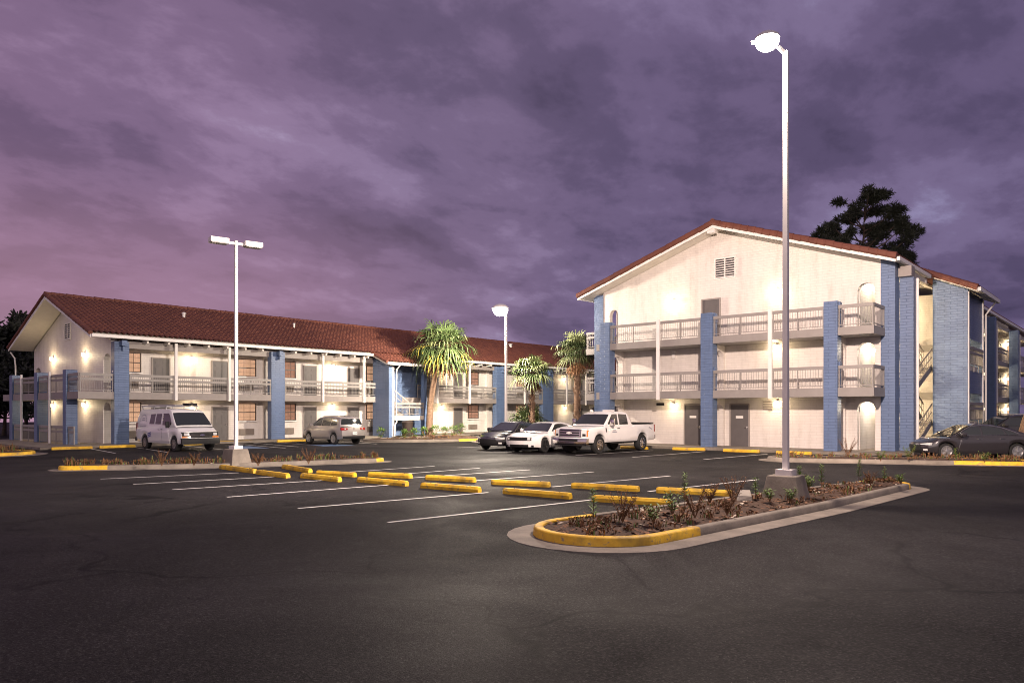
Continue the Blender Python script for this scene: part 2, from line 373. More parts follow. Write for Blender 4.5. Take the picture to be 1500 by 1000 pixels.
# sidewalks
def slab(name, poly, z1, mat='concrete', z0=-.1):
    b = MB(); b.prism(poly, 'z', z0, z1); return tag(b.build(name, mat), kind='structure')
slab('sidewalk', [(12.6, 58), (12.6, 43.4), (29.3, 43.4), (29.3, 43.7), (80, 43.7), (80, 47), (16.3, 47), (16.3, 58)], .13, 'concrete_dark')
slab('sidewalk', [(35.2, 28.2), (35.2, 10.2), (37.2, 8.4), (80, 8.2), (80, 11.5), (38.2, 11.5), (38.2, 28.2)], .13, 'concrete_dark')
sheet('ramp_paint', [(21.0, 43.45), (24.6, 43.45), (24.6, 44.2), (21.0, 44.2)], .135, 'yellow')

# ------------------------------------------------------------------ planting islands
def outline(pts, rad, nn=14):
    P = [Vector(p) for p in pts]; Lf, Rt = [], []
    steps = 26
    dense = []
    for i in range(len(P) - 1):
        for k in range(steps): dense.append((P[i].lerp(P[i + 1], k / steps), rad[i] + (rad[i + 1] - rad[i]) * k / steps))
    dense.append((P[-1], rad[-1]))
    for i, (p, r) in enumerate(dense):
        a = dense[max(0, i - 1)][0]; c = dense[min(len(dense) - 1, i + 1)][0]; d = (c - a).normalized(); n = Vector((-d.y, d.x))
        Lf.append(p + n * r); Rt.append(p - n * r)
    def arc(c, r, d0, flip):
        a0 = math.atan2(d0.y, d0.x); return [c + Vector((math.cos(a0 + flip * math.pi * k / nn), math.sin(a0 + flip * math.pi * k / nn))) * r for k in range(1, nn)]
    e = (Lf[-1] - P[-1]); s0 = (Rt[0] - P[0])
    return Lf + arc(P[-1], rad[-1], e, -1) + list(reversed(Rt)) + arc(P[0], rad[0], s0, -1)
def ring(poly, prof, sel=None):
    """sweep profile (inward offset, z) round a closed clockwise outline; sel(point)->bool picks spans"""
    n = len(poly); nor = []
    for i in range(n):
        d = (poly[(i + 1) % n] - poly[i - 1]).normalized(); nor.append(Vector((d.y, -d.x)))
    c = sum(poly, Vector((0, 0))) / n
    if sum((1 if (c - poly[i]).dot(nor[i]) > 0 else -1) for i in range(n)) < 0: nor = [-v for v in nor]
    b = MB(); m = len(prof)
    for i in range(n):
        j = (i + 1) % n
        if sel and not sel((poly[i] + poly[j]) / 2): continue
        pts = [(*(poly[q] + nor[q] * o), zz) for q in (i, j) for o, zz in prof]
        b.add(pts, [(k, k + 1, m + k + 1, m + k) for k in range(m - 1)])
    return b
def weld(o, d=.002):
    bm = bmesh.new(); bm.from_mesh(o.data); bmesh.ops.remove_doubles(bm, verts=bm.verts, dist=d); bmesh.ops.recalc_face_normals(bm, faces=bm.faces); bm.to_mesh(o.data); bm.free(); return o
def inside(p, poly):
    r = False; n = len(poly)
    for i in range(n):
        a, b_ = poly[i], poly[(i + 1) % n]
        if (a.y > p.y) != (b_.y > p.y) and p.x < (b_.x - a.x) * (p.y - a.y) / (b_.y - a.y) + a.x: r = not r
    return r
def island(label, pts, rad, yellow, apron=.4, mound=.16, seed=1, chips=500, grass=120, ghei=.3):
    poly = outline(pts, rad); c = sum(poly, Vector((0, 0))) / len(poly)
    t = thing('planting_island', label, 'planting bed', (c.x, c.y, 0)); sh = (c.x, c.y, 0)
    prof = [(0, -.05), (.012, .12), (.035, .145), (.06, .152), (.14, .152), (.165, .14), (.17, .05)]
    weld(ring(poly, prof, lambda p: not yellow(p)).build('kerb', 'concrete_dark', t, shift=sh, smooth=50))
    ax = (Vector(pts[-1]) - Vector(pts[0])).normalized(); mid_ = (Vector(pts[-1]) + Vector(pts[0])) / 2
    for sgn in (-1, 1):
        rb = ring(poly, prof, lambda p: yellow(p) and (p - mid_).dot(ax) * sgn > 0)
        if rb.f: weld(rb.build('painted_kerb', 'yellow', t, shift=sh, smooth=50))
    if apron: weld(ring(poly, [(.0, .012), (-apron, .008), (-apron - .01, -.05)]).build('gutter_apron', 'concrete_dark', t, shift=sh))
    rnd = random.Random(seed)
    # soil: concentric rings to a low mound
    b = MB(); n = len(poly); rows = [(.0, .10), (.25, .13), (.5, .15), (.75, .17), (1, .18)]
    cl = []
    for i in range(n):
        best = None
        for k in range(len(pts) - 1):
            a, q = Vector(pts[k]), Vector(pts[k + 1]); tt = max(0, min(1, (poly[i] - a).dot(q - a) / (q - a).length_squared)); pr = a + (q - a) * tt
            if best is None or (pr - poly[i]).length < best[0]: best = (((pr - poly[i]).length), pr)
        cl.append(best[1])
    vs = []
    for f, h in rows:
        for i in range(n):
            p = poly[i].lerp(cl[i], min(1, f + .1 * (1 - f))); hh = h * mound / .16 + .05 * mnoise.noise(Vector((p.x * 2.3, p.y * 2.3, seed))) * min(1, f * 3)
            vs.append((p.x, p.y, hh))
    b.add(vs, [(r * n + i, r * n + (i + 1) % n, (r + 1) * n + (i + 1) % n, (r + 1) * n + i) for r in range(len(rows) - 1) for i in range(n)])
    b.build('soil', 'soil', t, shift=sh, smooth=180)
    xs = [p.x for p in poly]; ys = [p.y for p in poly]
    def spot(marg=.2):
        while 1:
            k = rnd.randrange(n); f = rnd.random() ** .7; p = poly[k].lerp(cl[k], f)
            if (p - poly[k]).length > marg: return p, (.10 + .07 * f) * mound / .16
    b = MB()
    for _ in range(chips):
        p, zz = spot(); a = rnd.random() * 6.28; l = rnd.uniform(.02, .06); w = l * rnd.uniform(.3, .7); tl = rnd.uniform(-.4, .4)
        u = Vector((math.cos(a), math.sin(a), tl)) * l; v = Vector((-math.sin(a), math.cos(a), rnd.uniform(-.3, .3))) * w; o = Vector((p.x, p.y, zz + .02))
        b.add([o - u - v, o + u - v, o + u + v, o - u + v], [(0, 1, 2, 3)], 1 if rnd.random() < .12 else 0)
    tag(b.build('mulch', ['mulch', 'chip'], t, shift=sh, fixn=False), kind='stuff')
    b = MB()
    for _ in range(grass):
        p, zz = spot(.25); hh = ghei * rnd.uniform(.3, 1)
        for k in range(9):
            a = rnd.random() * 6.28; ln = rnd.uniform(.1, .6) * hh; o = Vector((p.x + rnd.gauss(0, .05), p.y + rnd.gauss(0, .05), zz - .02))
            e = o + Vector((math.cos(a) * ln, math.sin(a) * ln, hh * rnd.uniform(.6, 1))); w = Vector((-math.sin(a), math.cos(a), 0)) * .009
            m_ = o.lerp(e, .55) + Vector((0, 0, hh * .12))
            b.add([o - w, o + w, m_ + w, m_ - w, e], [(0, 1, 2, 3), (3, 2, 4)], 1 if rnd.random() < .2 else 0)
            if k % 2 == 0:
                q = m_ + Vector((rnd.gauss(0, .03), rnd.gauss(0, .03), .03)); b.add([m_ - w * 2, m_ + w * 2, q + w * 2, q - w * 2], [(0, 1, 2, 3)], 0)
    if grass: tag(b.build('dry_weeds', ['dry', 'weed'], t, shift=sh, fixn=False), kind='stuff')
    return t, poly
isl1, poly1 = island('long raised bed with a pole, weeds and a yellow nose nearest the camera', [(9.98, 6.78), (15.5, 6.05), (20.9, 5.42)], [1.15, .98, .62],
                     lambda p: p.x < 10.9 or p.x > 20.75, .42, .17, 1, 1300, 150, .20)
isl2, poly2 = island('narrow bed of dry grass below the unlit twin-head pole', [(9.1, 28.0), (13.4, 25.3), (18.4, 23.45)], [.42, .58, .42],
                     lambda p: p.x < 9.9 and p.y < 28.2 or p.x > 18.2, .3, .15, 2, 150, 150, .36)
isl3, poly3 = island('bed with yellow end in front of the parked charcoal sedan', [(30.2, 11.2), (33.4, 4.4)], [1.05, 1.05],
                     lambda p: p.y < 5.9 and p.y > 3.6, .35, .16, 3, 300, 120, .35)
isl4, poly4 = island('round yellow edged bed at the far left edge', [(9.7, 40.3), (7.6, 42.2)], [1.75, 1.75],
                     lambda p: True, .5, .16, 4, 100, 260, .5)
isl5, poly5 = island('bed of small shrubs under the tallest palm', [(32.6, 38.6), (35.6, 37.2), (38.4, 40.2)], [2.5, 2.8, 2.3],
                     lambda p: 34.6 < p.x < 37.2 and p.y < 36, .35, .16, 5, 300, 60, .25)
isl6, poly6 = island('bed of two palms and a pole beyond the parked cars', [(36.2, 32.4), (38.6, 28.9)], [1.9, 1.9],
                     lambda p: False, .3, .16, 6, 100, 60, .3)

# ------------------------------------------------------------------ building kit
def tiled_slope(b, x0, x1, y0, z0, y1, z1, axis='x', px=.30, row=.42, amp=.085, nx=6):
    """corrugated barrel tiles: columns run from eave (y0,z0) up to ridge (y1,z1); x0..x1 along the eave"""
    ln = math.hypot(y1 - y0, z1 - z0); nr = max(2, int(round(ln / row))); nc = max(1, int(round((x1 - x0) / px))); dx = (x1 - x0) / nc
    ny, nz = -(z1 - z0) / ln, (y1 - y0) / ln
    if nz < 0: ny, nz = -ny, -nz
    cols = nc * nx + 1; pts = []
    for r in range(nr):
        for e in (0, 1):
            t = (r + e * .999) / nr; lift = .035 * (1 - e)
            for c in range(cols):
                ph = (c % nx) / nx; h = amp * (abs(math.sin(math.pi * ph)) ** .7 * 1.6 - .6) + lift
                pts.append((x0 + dx * c / nx, y0 + (y1 - y0) * t + ny * h, z0 + (z1 - z0) * t + nz * h))
    fs = []
    for r in range(2 * nr - 1):
        for c in range(cols - 1): fs.append((r * cols + c, r * cols + c + 1, (r + 1) * cols + c + 1, (r + 1) * cols + c))
    return b.add(pts, fs)
def tile_roof(name, parent, sh, slopes, rakes, ridge=None):
    b = MB()
    for a in slopes: tiled_slope(b, *a)
    def run(p, q, r=.12):
        p = Vector(p); q = Vector(q); n = max(1, int((q - p).length / .4)); d = (q - p) / n; rnd = random.Random(3)
        for i in range(n):
            o = p + d * i; j = Vector((0, 0, rnd.uniform(-.012, .012)))
            b.tube([o - d * .08 + j, o + d * 1.02 + j], [r * 1.08, r * .9], 8)
    for p, q in rakes: run(p, q)
    if ridge: run(ridge[0], ridge[1], .14)
    o = b.build(name, 'tile', parent, shift=sh, fixn=False)
    for k in o.data.polygons: k.use_smooth = True
    o.data.set_sharp_from_angle(angle=R(50))
    # tile UV: along eave x slope length
    return o
def railing_bm(b, p, q, zf, h=1.03, posts=1.55, mid=True, bal=.125):
    """p,q plan ends at deck level zf"""
    P = Vector((*p, zf)); Q = Vector((*q, zf)); L_ = (Q - P).length; d = (Q - P) / L_
    U = lambda t, z: P + d * t + Vector((0, 0, z))
    b.bar(U(0, h - .075), U(L_, h - .075), .07, .15)
    if mid: b.bar(U(0, h - .33), U(L_, h - .33), .05, .13)
    b.bar(U(0, .10), U(L_, .10), .035, .035)
    n = max(1, round(L_ / bal))
    for i in range(1, n): b.bar(U(L_ * i / n, .10), U(L_ * i / n, h - .15), .016, .016)
    k = max(1, round(L_ / posts))
    for i in range(k + 1):
        t = min(max(L_ * i / k, .03), L_ - .03); b.bar(U(t, -.30), U(t, h - .14), .045, .045)
    return b
# prototype pieces (facing -Y, origin at wall plane, bottom centre of the piece); built once, then copied
PROTO = {}
def proto_window(w, h, lit=True):
    b = MB()
    for x0, x1, z0, z1 in ((-w / 2, -w / 2 + .05, 0, h), (w / 2 - .05, w / 2, 0, h), (-w / 2 + .05, w / 2 - .05, 0, .05), (-w / 2 + .05, w / 2 - .05, h - .05, h), (-w / 2 + .05, w / 2 - .05, h * .47, h * .47 + .05)):
        b.box(x0, x1, -.035, .03, z0, z1)
    for k in (1, 2): b.box(-w / 2 + w * k / 3 - .008, -w / 2 + w * k / 3 + .008, -.02, .0, .05, h - .05)
    for zz in (.24, .75): b.box(-w / 2 + .05, w / 2 - .05, -.018, -.001, h * zz - .008, h * zz + .008)
    o = b.build('window', 'frame')
    g = MB().box(-w / 2 + .05, w / 2 - .05, .004, .010, .05, h - .05).build('pane', 'glass', o)
    c = MB(); n = 40; pts = []
    for i in range(n + 1):
        x = -w / 2 + .03 + (w - .06) * i / n; pts += [(x, .06 + .018 * math.sin(i * 1.7) + .01 * math.sin(i * .7), .02), (x, .06 + .018 * math.sin(i * 1.7), h - .02)]
    c.add(pts, [(2 * i, 2 * i + 1, 2 * i + 3, 2 * i + 2) for i in range(n)]).build('curtain', 'curtain' if lit else 'curtain_dim', o, smooth=180)
    s_ = MB().box(-w / 2 - .06, w / 2 + .06, -.07, .0, -.07, 0).build('sill', 'white', o)
    return o
def proto_door(w=1.0, h=2.12, six=True):
    b = MB(); b.box(-w / 2, w / 2, -.02, .03, 0, h)
    if six:
        for sx in (-1, 1):
            cx = sx * w * .22
            for z0, z1 in ((.18, .82), (.98, 1.62), (1.74, 2.0)):
                b.box(cx - w * .15, cx + w * .15, -.03, -.019, z0, z1); b.box(cx - w * .10, cx + w * .10, -.042, -.0295, z0 + .06, z1 - .06)
    o = b.build('door', 'door')
    f = MB(); f.box(-w / 2 - .07, -w / 2, -.05, .02, 0, h + .07); f.box(w / 2, w / 2 + .07, -.05, .02, 0, h + .07); f.box(-w / 2, w / 2, -.05, .02, h, h + .07)
    f.build('door_frame', 'taupe', o)
    k = MB(); k.tube([(w / 2 - .09, -.02, 1.0), (w / 2 - .09, -.08, 1.0)], .03, 8); k.box(w / 2 - .13, w / 2 - .05, -.028, -.02, .94, 1.06); k.tube([(w / 2 - .09, -.075, 1.0), (w / 2 - .2, -.075, 1.0)], .014, 6)
    k.build('handle', 'chrome', o)
    return o
def proto_ac():
    w, h = 1.06, .42; b = MB(); b.box(-w / 2, w / 2, -.10, .0, 0, h)
    for k in range(9): b.box(-w / 2 + .04, w / 2 - .04, -.115, -.1005, .05 + k * .038, .066 + k * .038)
    return b.build('air_conditioner', 'ac')
def proto_lamp():
    b = MB(); b.box(-.07, .07, -.05, 0, -.02, .16); b.bar((0, -.03, .12), (0, -.13, .12), .03, .03); b.lathe([(.02, .10), (.085, .09), (.085, .07)], 12, c=(0, -.13, 0))
    o = b.build('wall_lamp', 'fixture')
    g = MB(); g.lathe([(.075, .069), (.095, .0), (.085, -.10), (.03, -.155)], 12, c=(0, -.13, 0)); g.build('lamp_glass', 'lamp', o, smooth=60)
    return o
PROTO_LIST = {}
def place(kind, maker, parent, loc, rz=0):
    """first call uses the prototype itself, later calls copies"""
    if kind not in PROTO_LIST:
        o = maker(); PROTO_LIST[kind] = o; o.parent = parent
    else: o = dup(PROTO_LIST[kind], parent)
    o.location = Vector(loc) - parent.location; o.rotation_euler = (0, 0, rz)
    return o
WARM = (1, .76, .45)
def wall_lamp(parent, loc, face, e=55, lit=True, col=WARM):
    e = e * (.42 if face == 'y' else .13)
    """face: 'y' lamp on a wall facing -Y, 'x' on a wall facing -X"""
    rz = 0 if face == 'y' else R(-90)
    if lit:
        o = place('lamp', proto_lamp, parent, loc, rz)
        l = lamp_light('bulb_light', 'POINT', (0, -.55, -.12), e, col, o, .10)
    return o
def pillar(parent, sh, x0, x1, y0, y1, z0, z1, mat='blue_brick', name='pillar'):
    b = MB(); b.box(x0, x1, y0, y1, z0, z1); return b.build(name, mat, parent, shift=sh)
def part(name, mat, parent, sh, fn, **k):
    b = MB(); fn(b); return b.build(name, mat, parent, shift=sh, **k)
def arch_fin(parent, sh, x0, x1, y0, y1, z0, z1, jamb=.22, mat='white_brick', axis='y'):
    """wall with an arched opening; the wall's long direction is x (axis='y' extrude) or y (axis='x')"""
    a, c = (x0, x1); w = c - a; o0, o1 = a + jamb, c - jamb; zs = z1 - .28 - (o1 - o0) * .42; n = 12
    pts = [(a, z0), (o0, z0)]
    for k in range(n + 1):
        t = math.pi * k / n; pts.append(((o0 + o1) / 2 - (o1 - o0) / 2 * math.cos(t), zs + (o1 - o0) * .42 * math.sin(t)))
    pts += [(o1, z0), (c, z0), (c, z1), (a, z1)]
    b = MB(); b.prism(pts, axis, y0, y1); return b.build('arch_wall', mat, parent, shift=sh)
def wall_with_holes(b, u0, u1, z0, z1, holes, axis, p0, p1, arch=True):
    """wall in (u,z), thickness p0..p1 along axis; holes = (ua, ub, za, zspring, ztop) arched"""
    def bx(a, c, d, e):
        if c - a < 1e-4 or e - d < 1e-4: return
        if axis == 'x': b.box(p0, p1, a, c, d, e)
        else: b.box(a, c, p0, p1, d, e)
    cols = sorted({u0, u1} | {h[0] for h in holes} | {h[1] for h in holes})
    for a, c in zip(cols, cols[1:]):
        hs = sorted([h for h in holes if h[0] <= a + 1e-6 and h[1] >= c - 1e-6], key=lambda h: h[2]); zc = z0
        for h in hs:
            bx(a, c, zc, h[2]); n = 10
            arc = [(h[0] + (h[1] - h[0]) * k / n, h[3] + (h[4] - h[3]) * math.sqrt(max(0, 1 - (2 * k / n - 1) ** 2))) for k in range(n + 1)]
            poly = arc + [(h[1], h[4] + .12), (h[0], h[4] + .12)]
            if axis == 'x': b.prism(poly, 'x', p0, p1)
            else: b.prism(poly, 'y', p0, p1)
            zc = h[4] + .12
        bx(a, c, zc, z1)

# ------------------------------------------------------------------ left building
LB = thing('motel_building', 'long two-storey white brick motel wing with red tile roof on the left', 'building', (16.6, 44.5, 0)); sh = (16.6, 44.5, 0)
YF, YW = 44.5, 46.1
RX0, RX1 = 15.2, 74.; EY, EZ, RY, RZ = 44.1, 6.33, 51.5, 9.16
slope = (RZ - EZ) / (RY - EY)
BZ = .13; F2 = 3.09; DB = 2.68; EAVE = 6.05
part('wall', 'white_brick', LB, sh, lambda b: b.box(16.9, 74, YW, YW + .25, 0, 6.8))             # room wall
def gab(b):
    wall_with_holes(b, 44.95, 58.4, 0, 6.28, [(44.98, 46.08, .1, 2.15, 2.5), (44.98, 46.08, F2, 4.95, 5.3), (57.0, 58.1, .1, 2.15, 2.5), (57.0, 58.1, F2, 4.6, 4.95)], 'x', 16.6, 16.9)
    b.prism([(44.95, 6.281), (58.4, 6.281), (58.4, EZ - .08), (RY, RZ - .26), (44.95, EZ + slope * .85 - .26)], 'x', 16.6, 16.9)
part('gable_wall', 'white_brick', LB, sh, gab)
part('wall', 'white_brick', LB, sh, lambda b: b.box(16.9, 74, 56.6, 56.85, 0, 6.0))
roof = tile_roof('roof', LB, sh, [(RX0, RX1, EY, EZ, RY, RZ), (RX0, RX1, 58.9, EZ, RY, RZ)],
                 [((RX0 + .02, EY, EZ), (RX0 + .02, RY, RZ + .02)), ((RX0 + .02, 58.9, EZ), (RX0 + .02, RY, RZ + .02))], ((RX0, RY, RZ + .04), (RX1, RY, RZ + .04)))
def uvroof(o, sh):
    uvl = o.data.uv_layers[0]
    for p in o.data.polygons:
        for li, vi in zip(p.loop_indices, p.vertices):
            c = o.data.vertices[vi].co; uvl.data[li].uv = (c.x + sh[0] - RX0, (c.y + sh[1]) * 1.07)
uvroof(roof, sh)
def soff(b):
    for ya, yb in ((EY, RY), (58.9, RY)):
        pts = [(ya, EZ - .06), (yb, RZ - .06), (yb, RZ - .20), (ya, EZ - .20)]; b.prism(pts, 'x', RX0 + .05, RX1)
part('soffit', 'soffit', LB, sh, soff)
def rake(b):
    for ya, yb in ((EY, RY), (58.9, RY)): b.prism([(ya, EZ - .07), (yb, RZ - .07), (yb, RZ - .27), (ya, EZ - .27)], 'x', RX0 + .0, RX0 + .046)
part('rake_board', 'white', LB, sh, rake)
part('gutter', 'white', LB, sh, lambda b: (b.box(RX0 + .06, 34.6, EY - .16, EY - .005, EZ - .24, EZ - .07), b.box(39.2, RX1, EY - .16, EY - .005, EZ - .24, EZ - .07)))
part('beam', 'taupe', LB, sh, lambda b: b.box(16.95, 74, YF + .25, YF + .5, 5.62, 6.02))
part('walkway_ceiling', 'soffit', LB, sh, lambda b: b.box(16.95, 74, YF + .5, YW - .003, 5.98, 6.03))
# decks
part('balcony_deck', 'taupe', LB, sh, lambda b: (b.box(16.95, 74, YF - .02, YW - .003, DB + .002, F2)))
part('balcony_deck', 'taupe', LB, sh, lambda b: b.box(14.75, 16.595, 44.52, 58.3, DB, F2))
# pillars
for x0, x1 in ((16.6, 17.4), (26.42, 27.42), (48.6, 49.9), (55.2, 56.8), (64.8, 66.0)):
    pillar(LB, sh, x0, x1, YF - .04, YF + .44, 0, 5.96)
    part('bracket', 'blue_brick', LB, sh, lambda b: (b.box((x0 + x1) / 2 - .14, (x0 + x1) / 2 + .14, YF - .45, YF - .045, 5.7, 6.0), b.box((x0 + x1) / 2 - .05, (x0 + x1) / 2 + .05, YF - .30, YF - .045, 5.45, 5.699)))
    if x0 > 20: arch_fin(LB, sh, YF + .45, YW - .003, x0 + .3, x0 + .55, BZ, DB - .003, .16, axis='x'); arch_fin(LB, sh, YF + .45, YW - .003, x0 + .3, x0 + .55, F2 + .003, 5.95, .16, axis='x')
for y0, y1 in ((46.25, 46.75), (51.2, 51.75), (56.1, 56.7)): pillar(LB, sh, 14.7, 15.3, y0, y1, 0, 4.34)
# white posts under the eave, rafter tails
posts = [20.06, 23.44, 30.41, 33.98, 41.4, 45.15, 52.46, 58.9, 62.2]
b = MB(); b.box(-.075, .075, -.15, -.03, 0, 3.42); P0 = b.build('post', 'white', LB)
for i, x in enumerate(posts):
    o = P0 if i == 0 else dup(P0, LB); o.location = Vector((x, YF, DB - .05)) - LB.location
b = MB(); b.add([(-.06, -.38, .06), (.06, -.38, .06), (.06, .24, .30), (-.06, .24, .30), (-.06, -.38, -.06), (.06, -.38, -.06), (.06, .24, -.08), (-.06, .24, -.08)], [(0, 1, 2, 3), (4, 7, 6, 5), (0, 4, 5, 1), (1, 5, 6, 2), (2, 6, 7, 3), (3, 7, 4, 0)])
T0 = b.build('rafter_tail', 'soffit', LB); first = True
x = 18.3
while x < 72:
    if not (34.4 < x < 39.4) and not any(a - .1 < x < c + .1 for a, c in ((26.4, 27.45), (48.6, 49.9), (55.2, 56.8), (64.8, 66))):
        o = T0 if first else dup(T0, LB); first = False; o.location = Vector((x, YF, 5.99)) - LB.location
    x += 1.22
# railings
spans = [(17.42, 20.0), (20.12, 23.38), (23.5, 26.4), (27.44, 30.35), (30.47, 33.9), (34.05, 35.2), (39.3, 41.33), (41.47, 45.1), (45.22, 48.58), (49.92, 52.4), (52.5, 55.18), (56.82, 58.85), (58.95, 62.15), (62.25, 64.78)]
for a, c in spans: part('railing', 'rail', LB, sh, lambda b: railing_bm(b, (a, YF), (c, YF), F2))
part('railing', 'rail', LB, sh, lambda b: railing_bm(b, (14.85, 44.56), (16.56, 44.56), F2))
for a, c in ((44.6, 46.22), (46.78, 51.17), (51.78, 56.07)):
    part('railing', 'rail', LB, sh, lambda b: railing_bm(b, (14.82, a), (14.82, c), F2))
    part('railing', 'rail', LB, sh, lambda b: railing_bm(b, (14.82, max(a, 45.3)), (14.82, c), .13))
for x, y in ((14.72, 48.9), (14.72, 54.2)): part('post', 'white', LB, sh, lambda b: b.box(x - .08, x + .02, y - .06, y + .06, 0, 4.3))
part('downspout', 'white', LB, sh, lambda b: (b.tube([(15.3, 58.8, 6.0), (15.5, 58.6, 5.6), (15.5, 58.4, 5.0), (15.5, 58.4, .1)], .05, 8)))
# windows, doors, lamps: each bay mirrored about its lamp
def bay(xc, half, doors=(-1.9, 1.9), wins=(-3.75, 3.75), e=60, lamp_=True):
    for zf in (BZ, F2):
        for k, dx in enumerate(wins):
            x = xc + dx
            lit = (int(x * 7) % 5) != 0
            place('window' if lit else 'window_dim', (lambda: proto_window(1.32, 1.18)) if lit else (lambda: proto_window(1.32, 1.18, False)), LB, (x, YW - .10, zf + 1.22))
            place('ac', proto_ac, LB, (x, YW - .001, zf + .28))
        for dx in doors: place('door', proto_door, LB, (xc + dx, YW - .035, zf + .004))
        if lamp_: wall_lamp(LB, (xc, YW - .001, zf + 2.25), 'y', e)
bay(21.77, 4.9); bay(32.33, 4.9, e=20); bay(43.46, 4.9, e=70); bay(52.6, 2.5, (-1.4, ), (1.2, ), lamp_=False); bay(60.7, 4, (-2.6, 2.6), (), 70)
# gable vent and lamps
def vent(b, y0, y1, z0, z1, x):
    b.box(x - .05, x, y0, y1, z0, z0 + .06); b.box(x - .05, x, y0, y1, z1 - .06, z1); b.box(x - .05, x, y0, y0 + .06, z0 + .06, z1 - .06); b.box(x - .05, x, y1 - .06, y1, z0 + .06, z1 - .06)
    ym = (y0 + y1) / 2; b.box(x - .05, x, ym - .025, ym + .025, z0 + .06, z1 - .06)
    n = int((z1 - z0 - .12) / .12)
    for k in range(n):
        zc = z0 + .08 + k * (z1 - z0 - .14) / n
        for a, c in ((y0 + .06, ym - .026), (ym + .026, y1 - .06)): b.add([(x - .045, a, zc), (x - .045, c, zc), (x - .004, c, zc + .05), (x - .004, a, zc + .05), (x - .045, a, zc + .015), (x - .045, c, zc + .015), (x - .004, c, zc + .065), (x - .004, a, zc + .065)], [(3, 2, 1, 0), (4, 5, 6, 7), (0, 1, 5, 4), (1, 2, 6, 5), (2, 3, 7, 6), (3, 0, 4, 7)])
part('vent_gap_shade', 'dark', LB, sh, lambda b: b.box(16.585, 16.599, 51.35, 52.3, 6.55, 7.5))  # dark sheet standing in for the shade between the slats
part('gable_vent', 'white', LB, sh, lambda b: vent(b, 51.28, 52.37, 6.48, 7.55, 16.584))
for y in (48.86, 54.5):
    wall_lamp(LB, (16.599, y, 5.45), 'x', 170); wall_lamp(LB, (16.599, y, 2.42), 'x', 130)
# house numbers on the corner pillar: small raised plate strip
part('number_plate', 'signwhite', LB, sh, lambda b: [b.box(16.585, 16.6, 44.66, 44.76, 3.75 + k * .22, 3.87 + k * .22) for k in range(3)])
# roof vents
for x, y, r in ((22.6, 48.9, .09), (31.0, 49.0, .07), (56.3, 49.6, .16)):
    zz = EZ + (y - EY) * slope
    part('roof_vent', 'fixture', LB, sh, lambda b: b.lathe([(r, zz - .1), (r, zz + .30), (r * 1.5, zz + .30), (r * 1.5, zz + .36), (r * .5, zz + .42)], 12, c=(x, y, 0)))
# stair tower projecting from the facade
TY = 42.9
part('tower_wall', 'blue_brick', LB, sh, lambda b: b.prism([(TY, 0), (YF + .3, 0), (YF + .3, 6.0), (TY, 5.42)], 'x', 35.1, 35.4))
part('tower_post', 'white', LB, sh, lambda b: b.box(35.402, 35.62, TY + .02, TY + .3, .1, 5.3))
part('tower_post', 'blue_brick', LB, sh, lambda b: b.box(38.55, 38.85, TY, TY + .35, 0, 5.5))
part('tower_wall', 'blue_brick', LB, sh, lambda b: b.box(37.0, 40.3, 45.2, 45.45, 0, 6.0))
def lit_arch(b):
    n = 12; pts = [(36.75, 0), (37.55, 0)] + [(37.15 + .4 * math.cos(math.pi * k / n), 4.95 + .4 * math.sin(math.pi * k / n)) for k in range(n + 1)]
    b.prism(pts, 'y', 44.3, 44.55)
part('lit_arch_pier', 'blue_brick', LB, sh, lit_arch)  # added pier giving an arched bright patch of light a solid shape
part('tower_wall', 'blue_brick', LB, sh, lambda b: b.box(35.75, 36.7, 44.35, 44.6, 0, 6.0))
part('stair_landing', 'soffit', LB, sh, lambda b: b.box(35.63, 38.54, TY - .04, 44.2, 1.33, 1.66))
part('railing', 'rail', LB, sh, lambda b: railing_bm(b, (35.65, TY), (38.53, TY), 1.66, h=.98))
def flight(b, p0, p1, w, across, n):  # noqa
    """steps + two stringers from p0 up to p1; across is the unit vector of the width"""
    p0 = Vector(p0); p1 = Vector(p1); A = Vector(across)
    for s in (0, 1): b.bar(p0 + A * w * s - Vector((0, 0, .05)), p1 + A * w * s - Vector((0, 0, .05)), .06, .32)
    run = Vector((p1.x - p0.x, p1.y - p0.y, 0)).normalized()
    for k in range(n):
        c = p0.lerp(p1, (k + .5) / n) + A * w / 2 + Vector((0, 0, .02)); a = c - A * (w / 2 - .04); q = c + A * (w / 2 - .04); b.bar(a, q, .27, .05)
def stair_rail(b, p0, p1, h=.95):
    p0 = Vector(p0); p1 = Vector(p1); up = Vector((0, 0, 1)); b.bar(p0 + up * h, p1 + up * h, .05, .07); b.bar(p0 + up * h * .55, p1 + up * h * .55, .03, .04); b.bar(p0 + up * .12, p1 + up * .12, .03, .03)
    n = max(2, int((p1 - p0).length / .42))
    for k in range(n + 1): q = p0.lerp(p1, k / n); b.bar(q + up * .1, q + up * h, .025, .025)
part('stair_flight', 'taupe', LB, sh, lambda b: flight(b, (36.9, 43.5, 1.6), (35.5, 44.9, F2), 0.9, (.707, .707, 0), 8))
part('stair_rail', 'rail', LB, sh, lambda b: stair_rail(b, (37.3, 43.1, 1.66), (35.8, 43.6, 2.9)))
tr = MB(); tiled_slope(tr, 34.55, 39.45, TY - .45, 5.62, 46.2, 5.62 + (46.2 - TY + .45) * slope * 1.04)
for q in range(9): tr.tube([(34.6, TY - .45 + q * .4, 5.62 + q * .4 * slope * 1.04), (34.6, TY - .01 + q * .4, 5.62 + (q * .4 + .44) * slope * 1.04)], [.13, .11], 8)
uvroof(tr.build('tower_roof', 'tile', LB, shift=sh, smooth=50, fixn=False), sh)
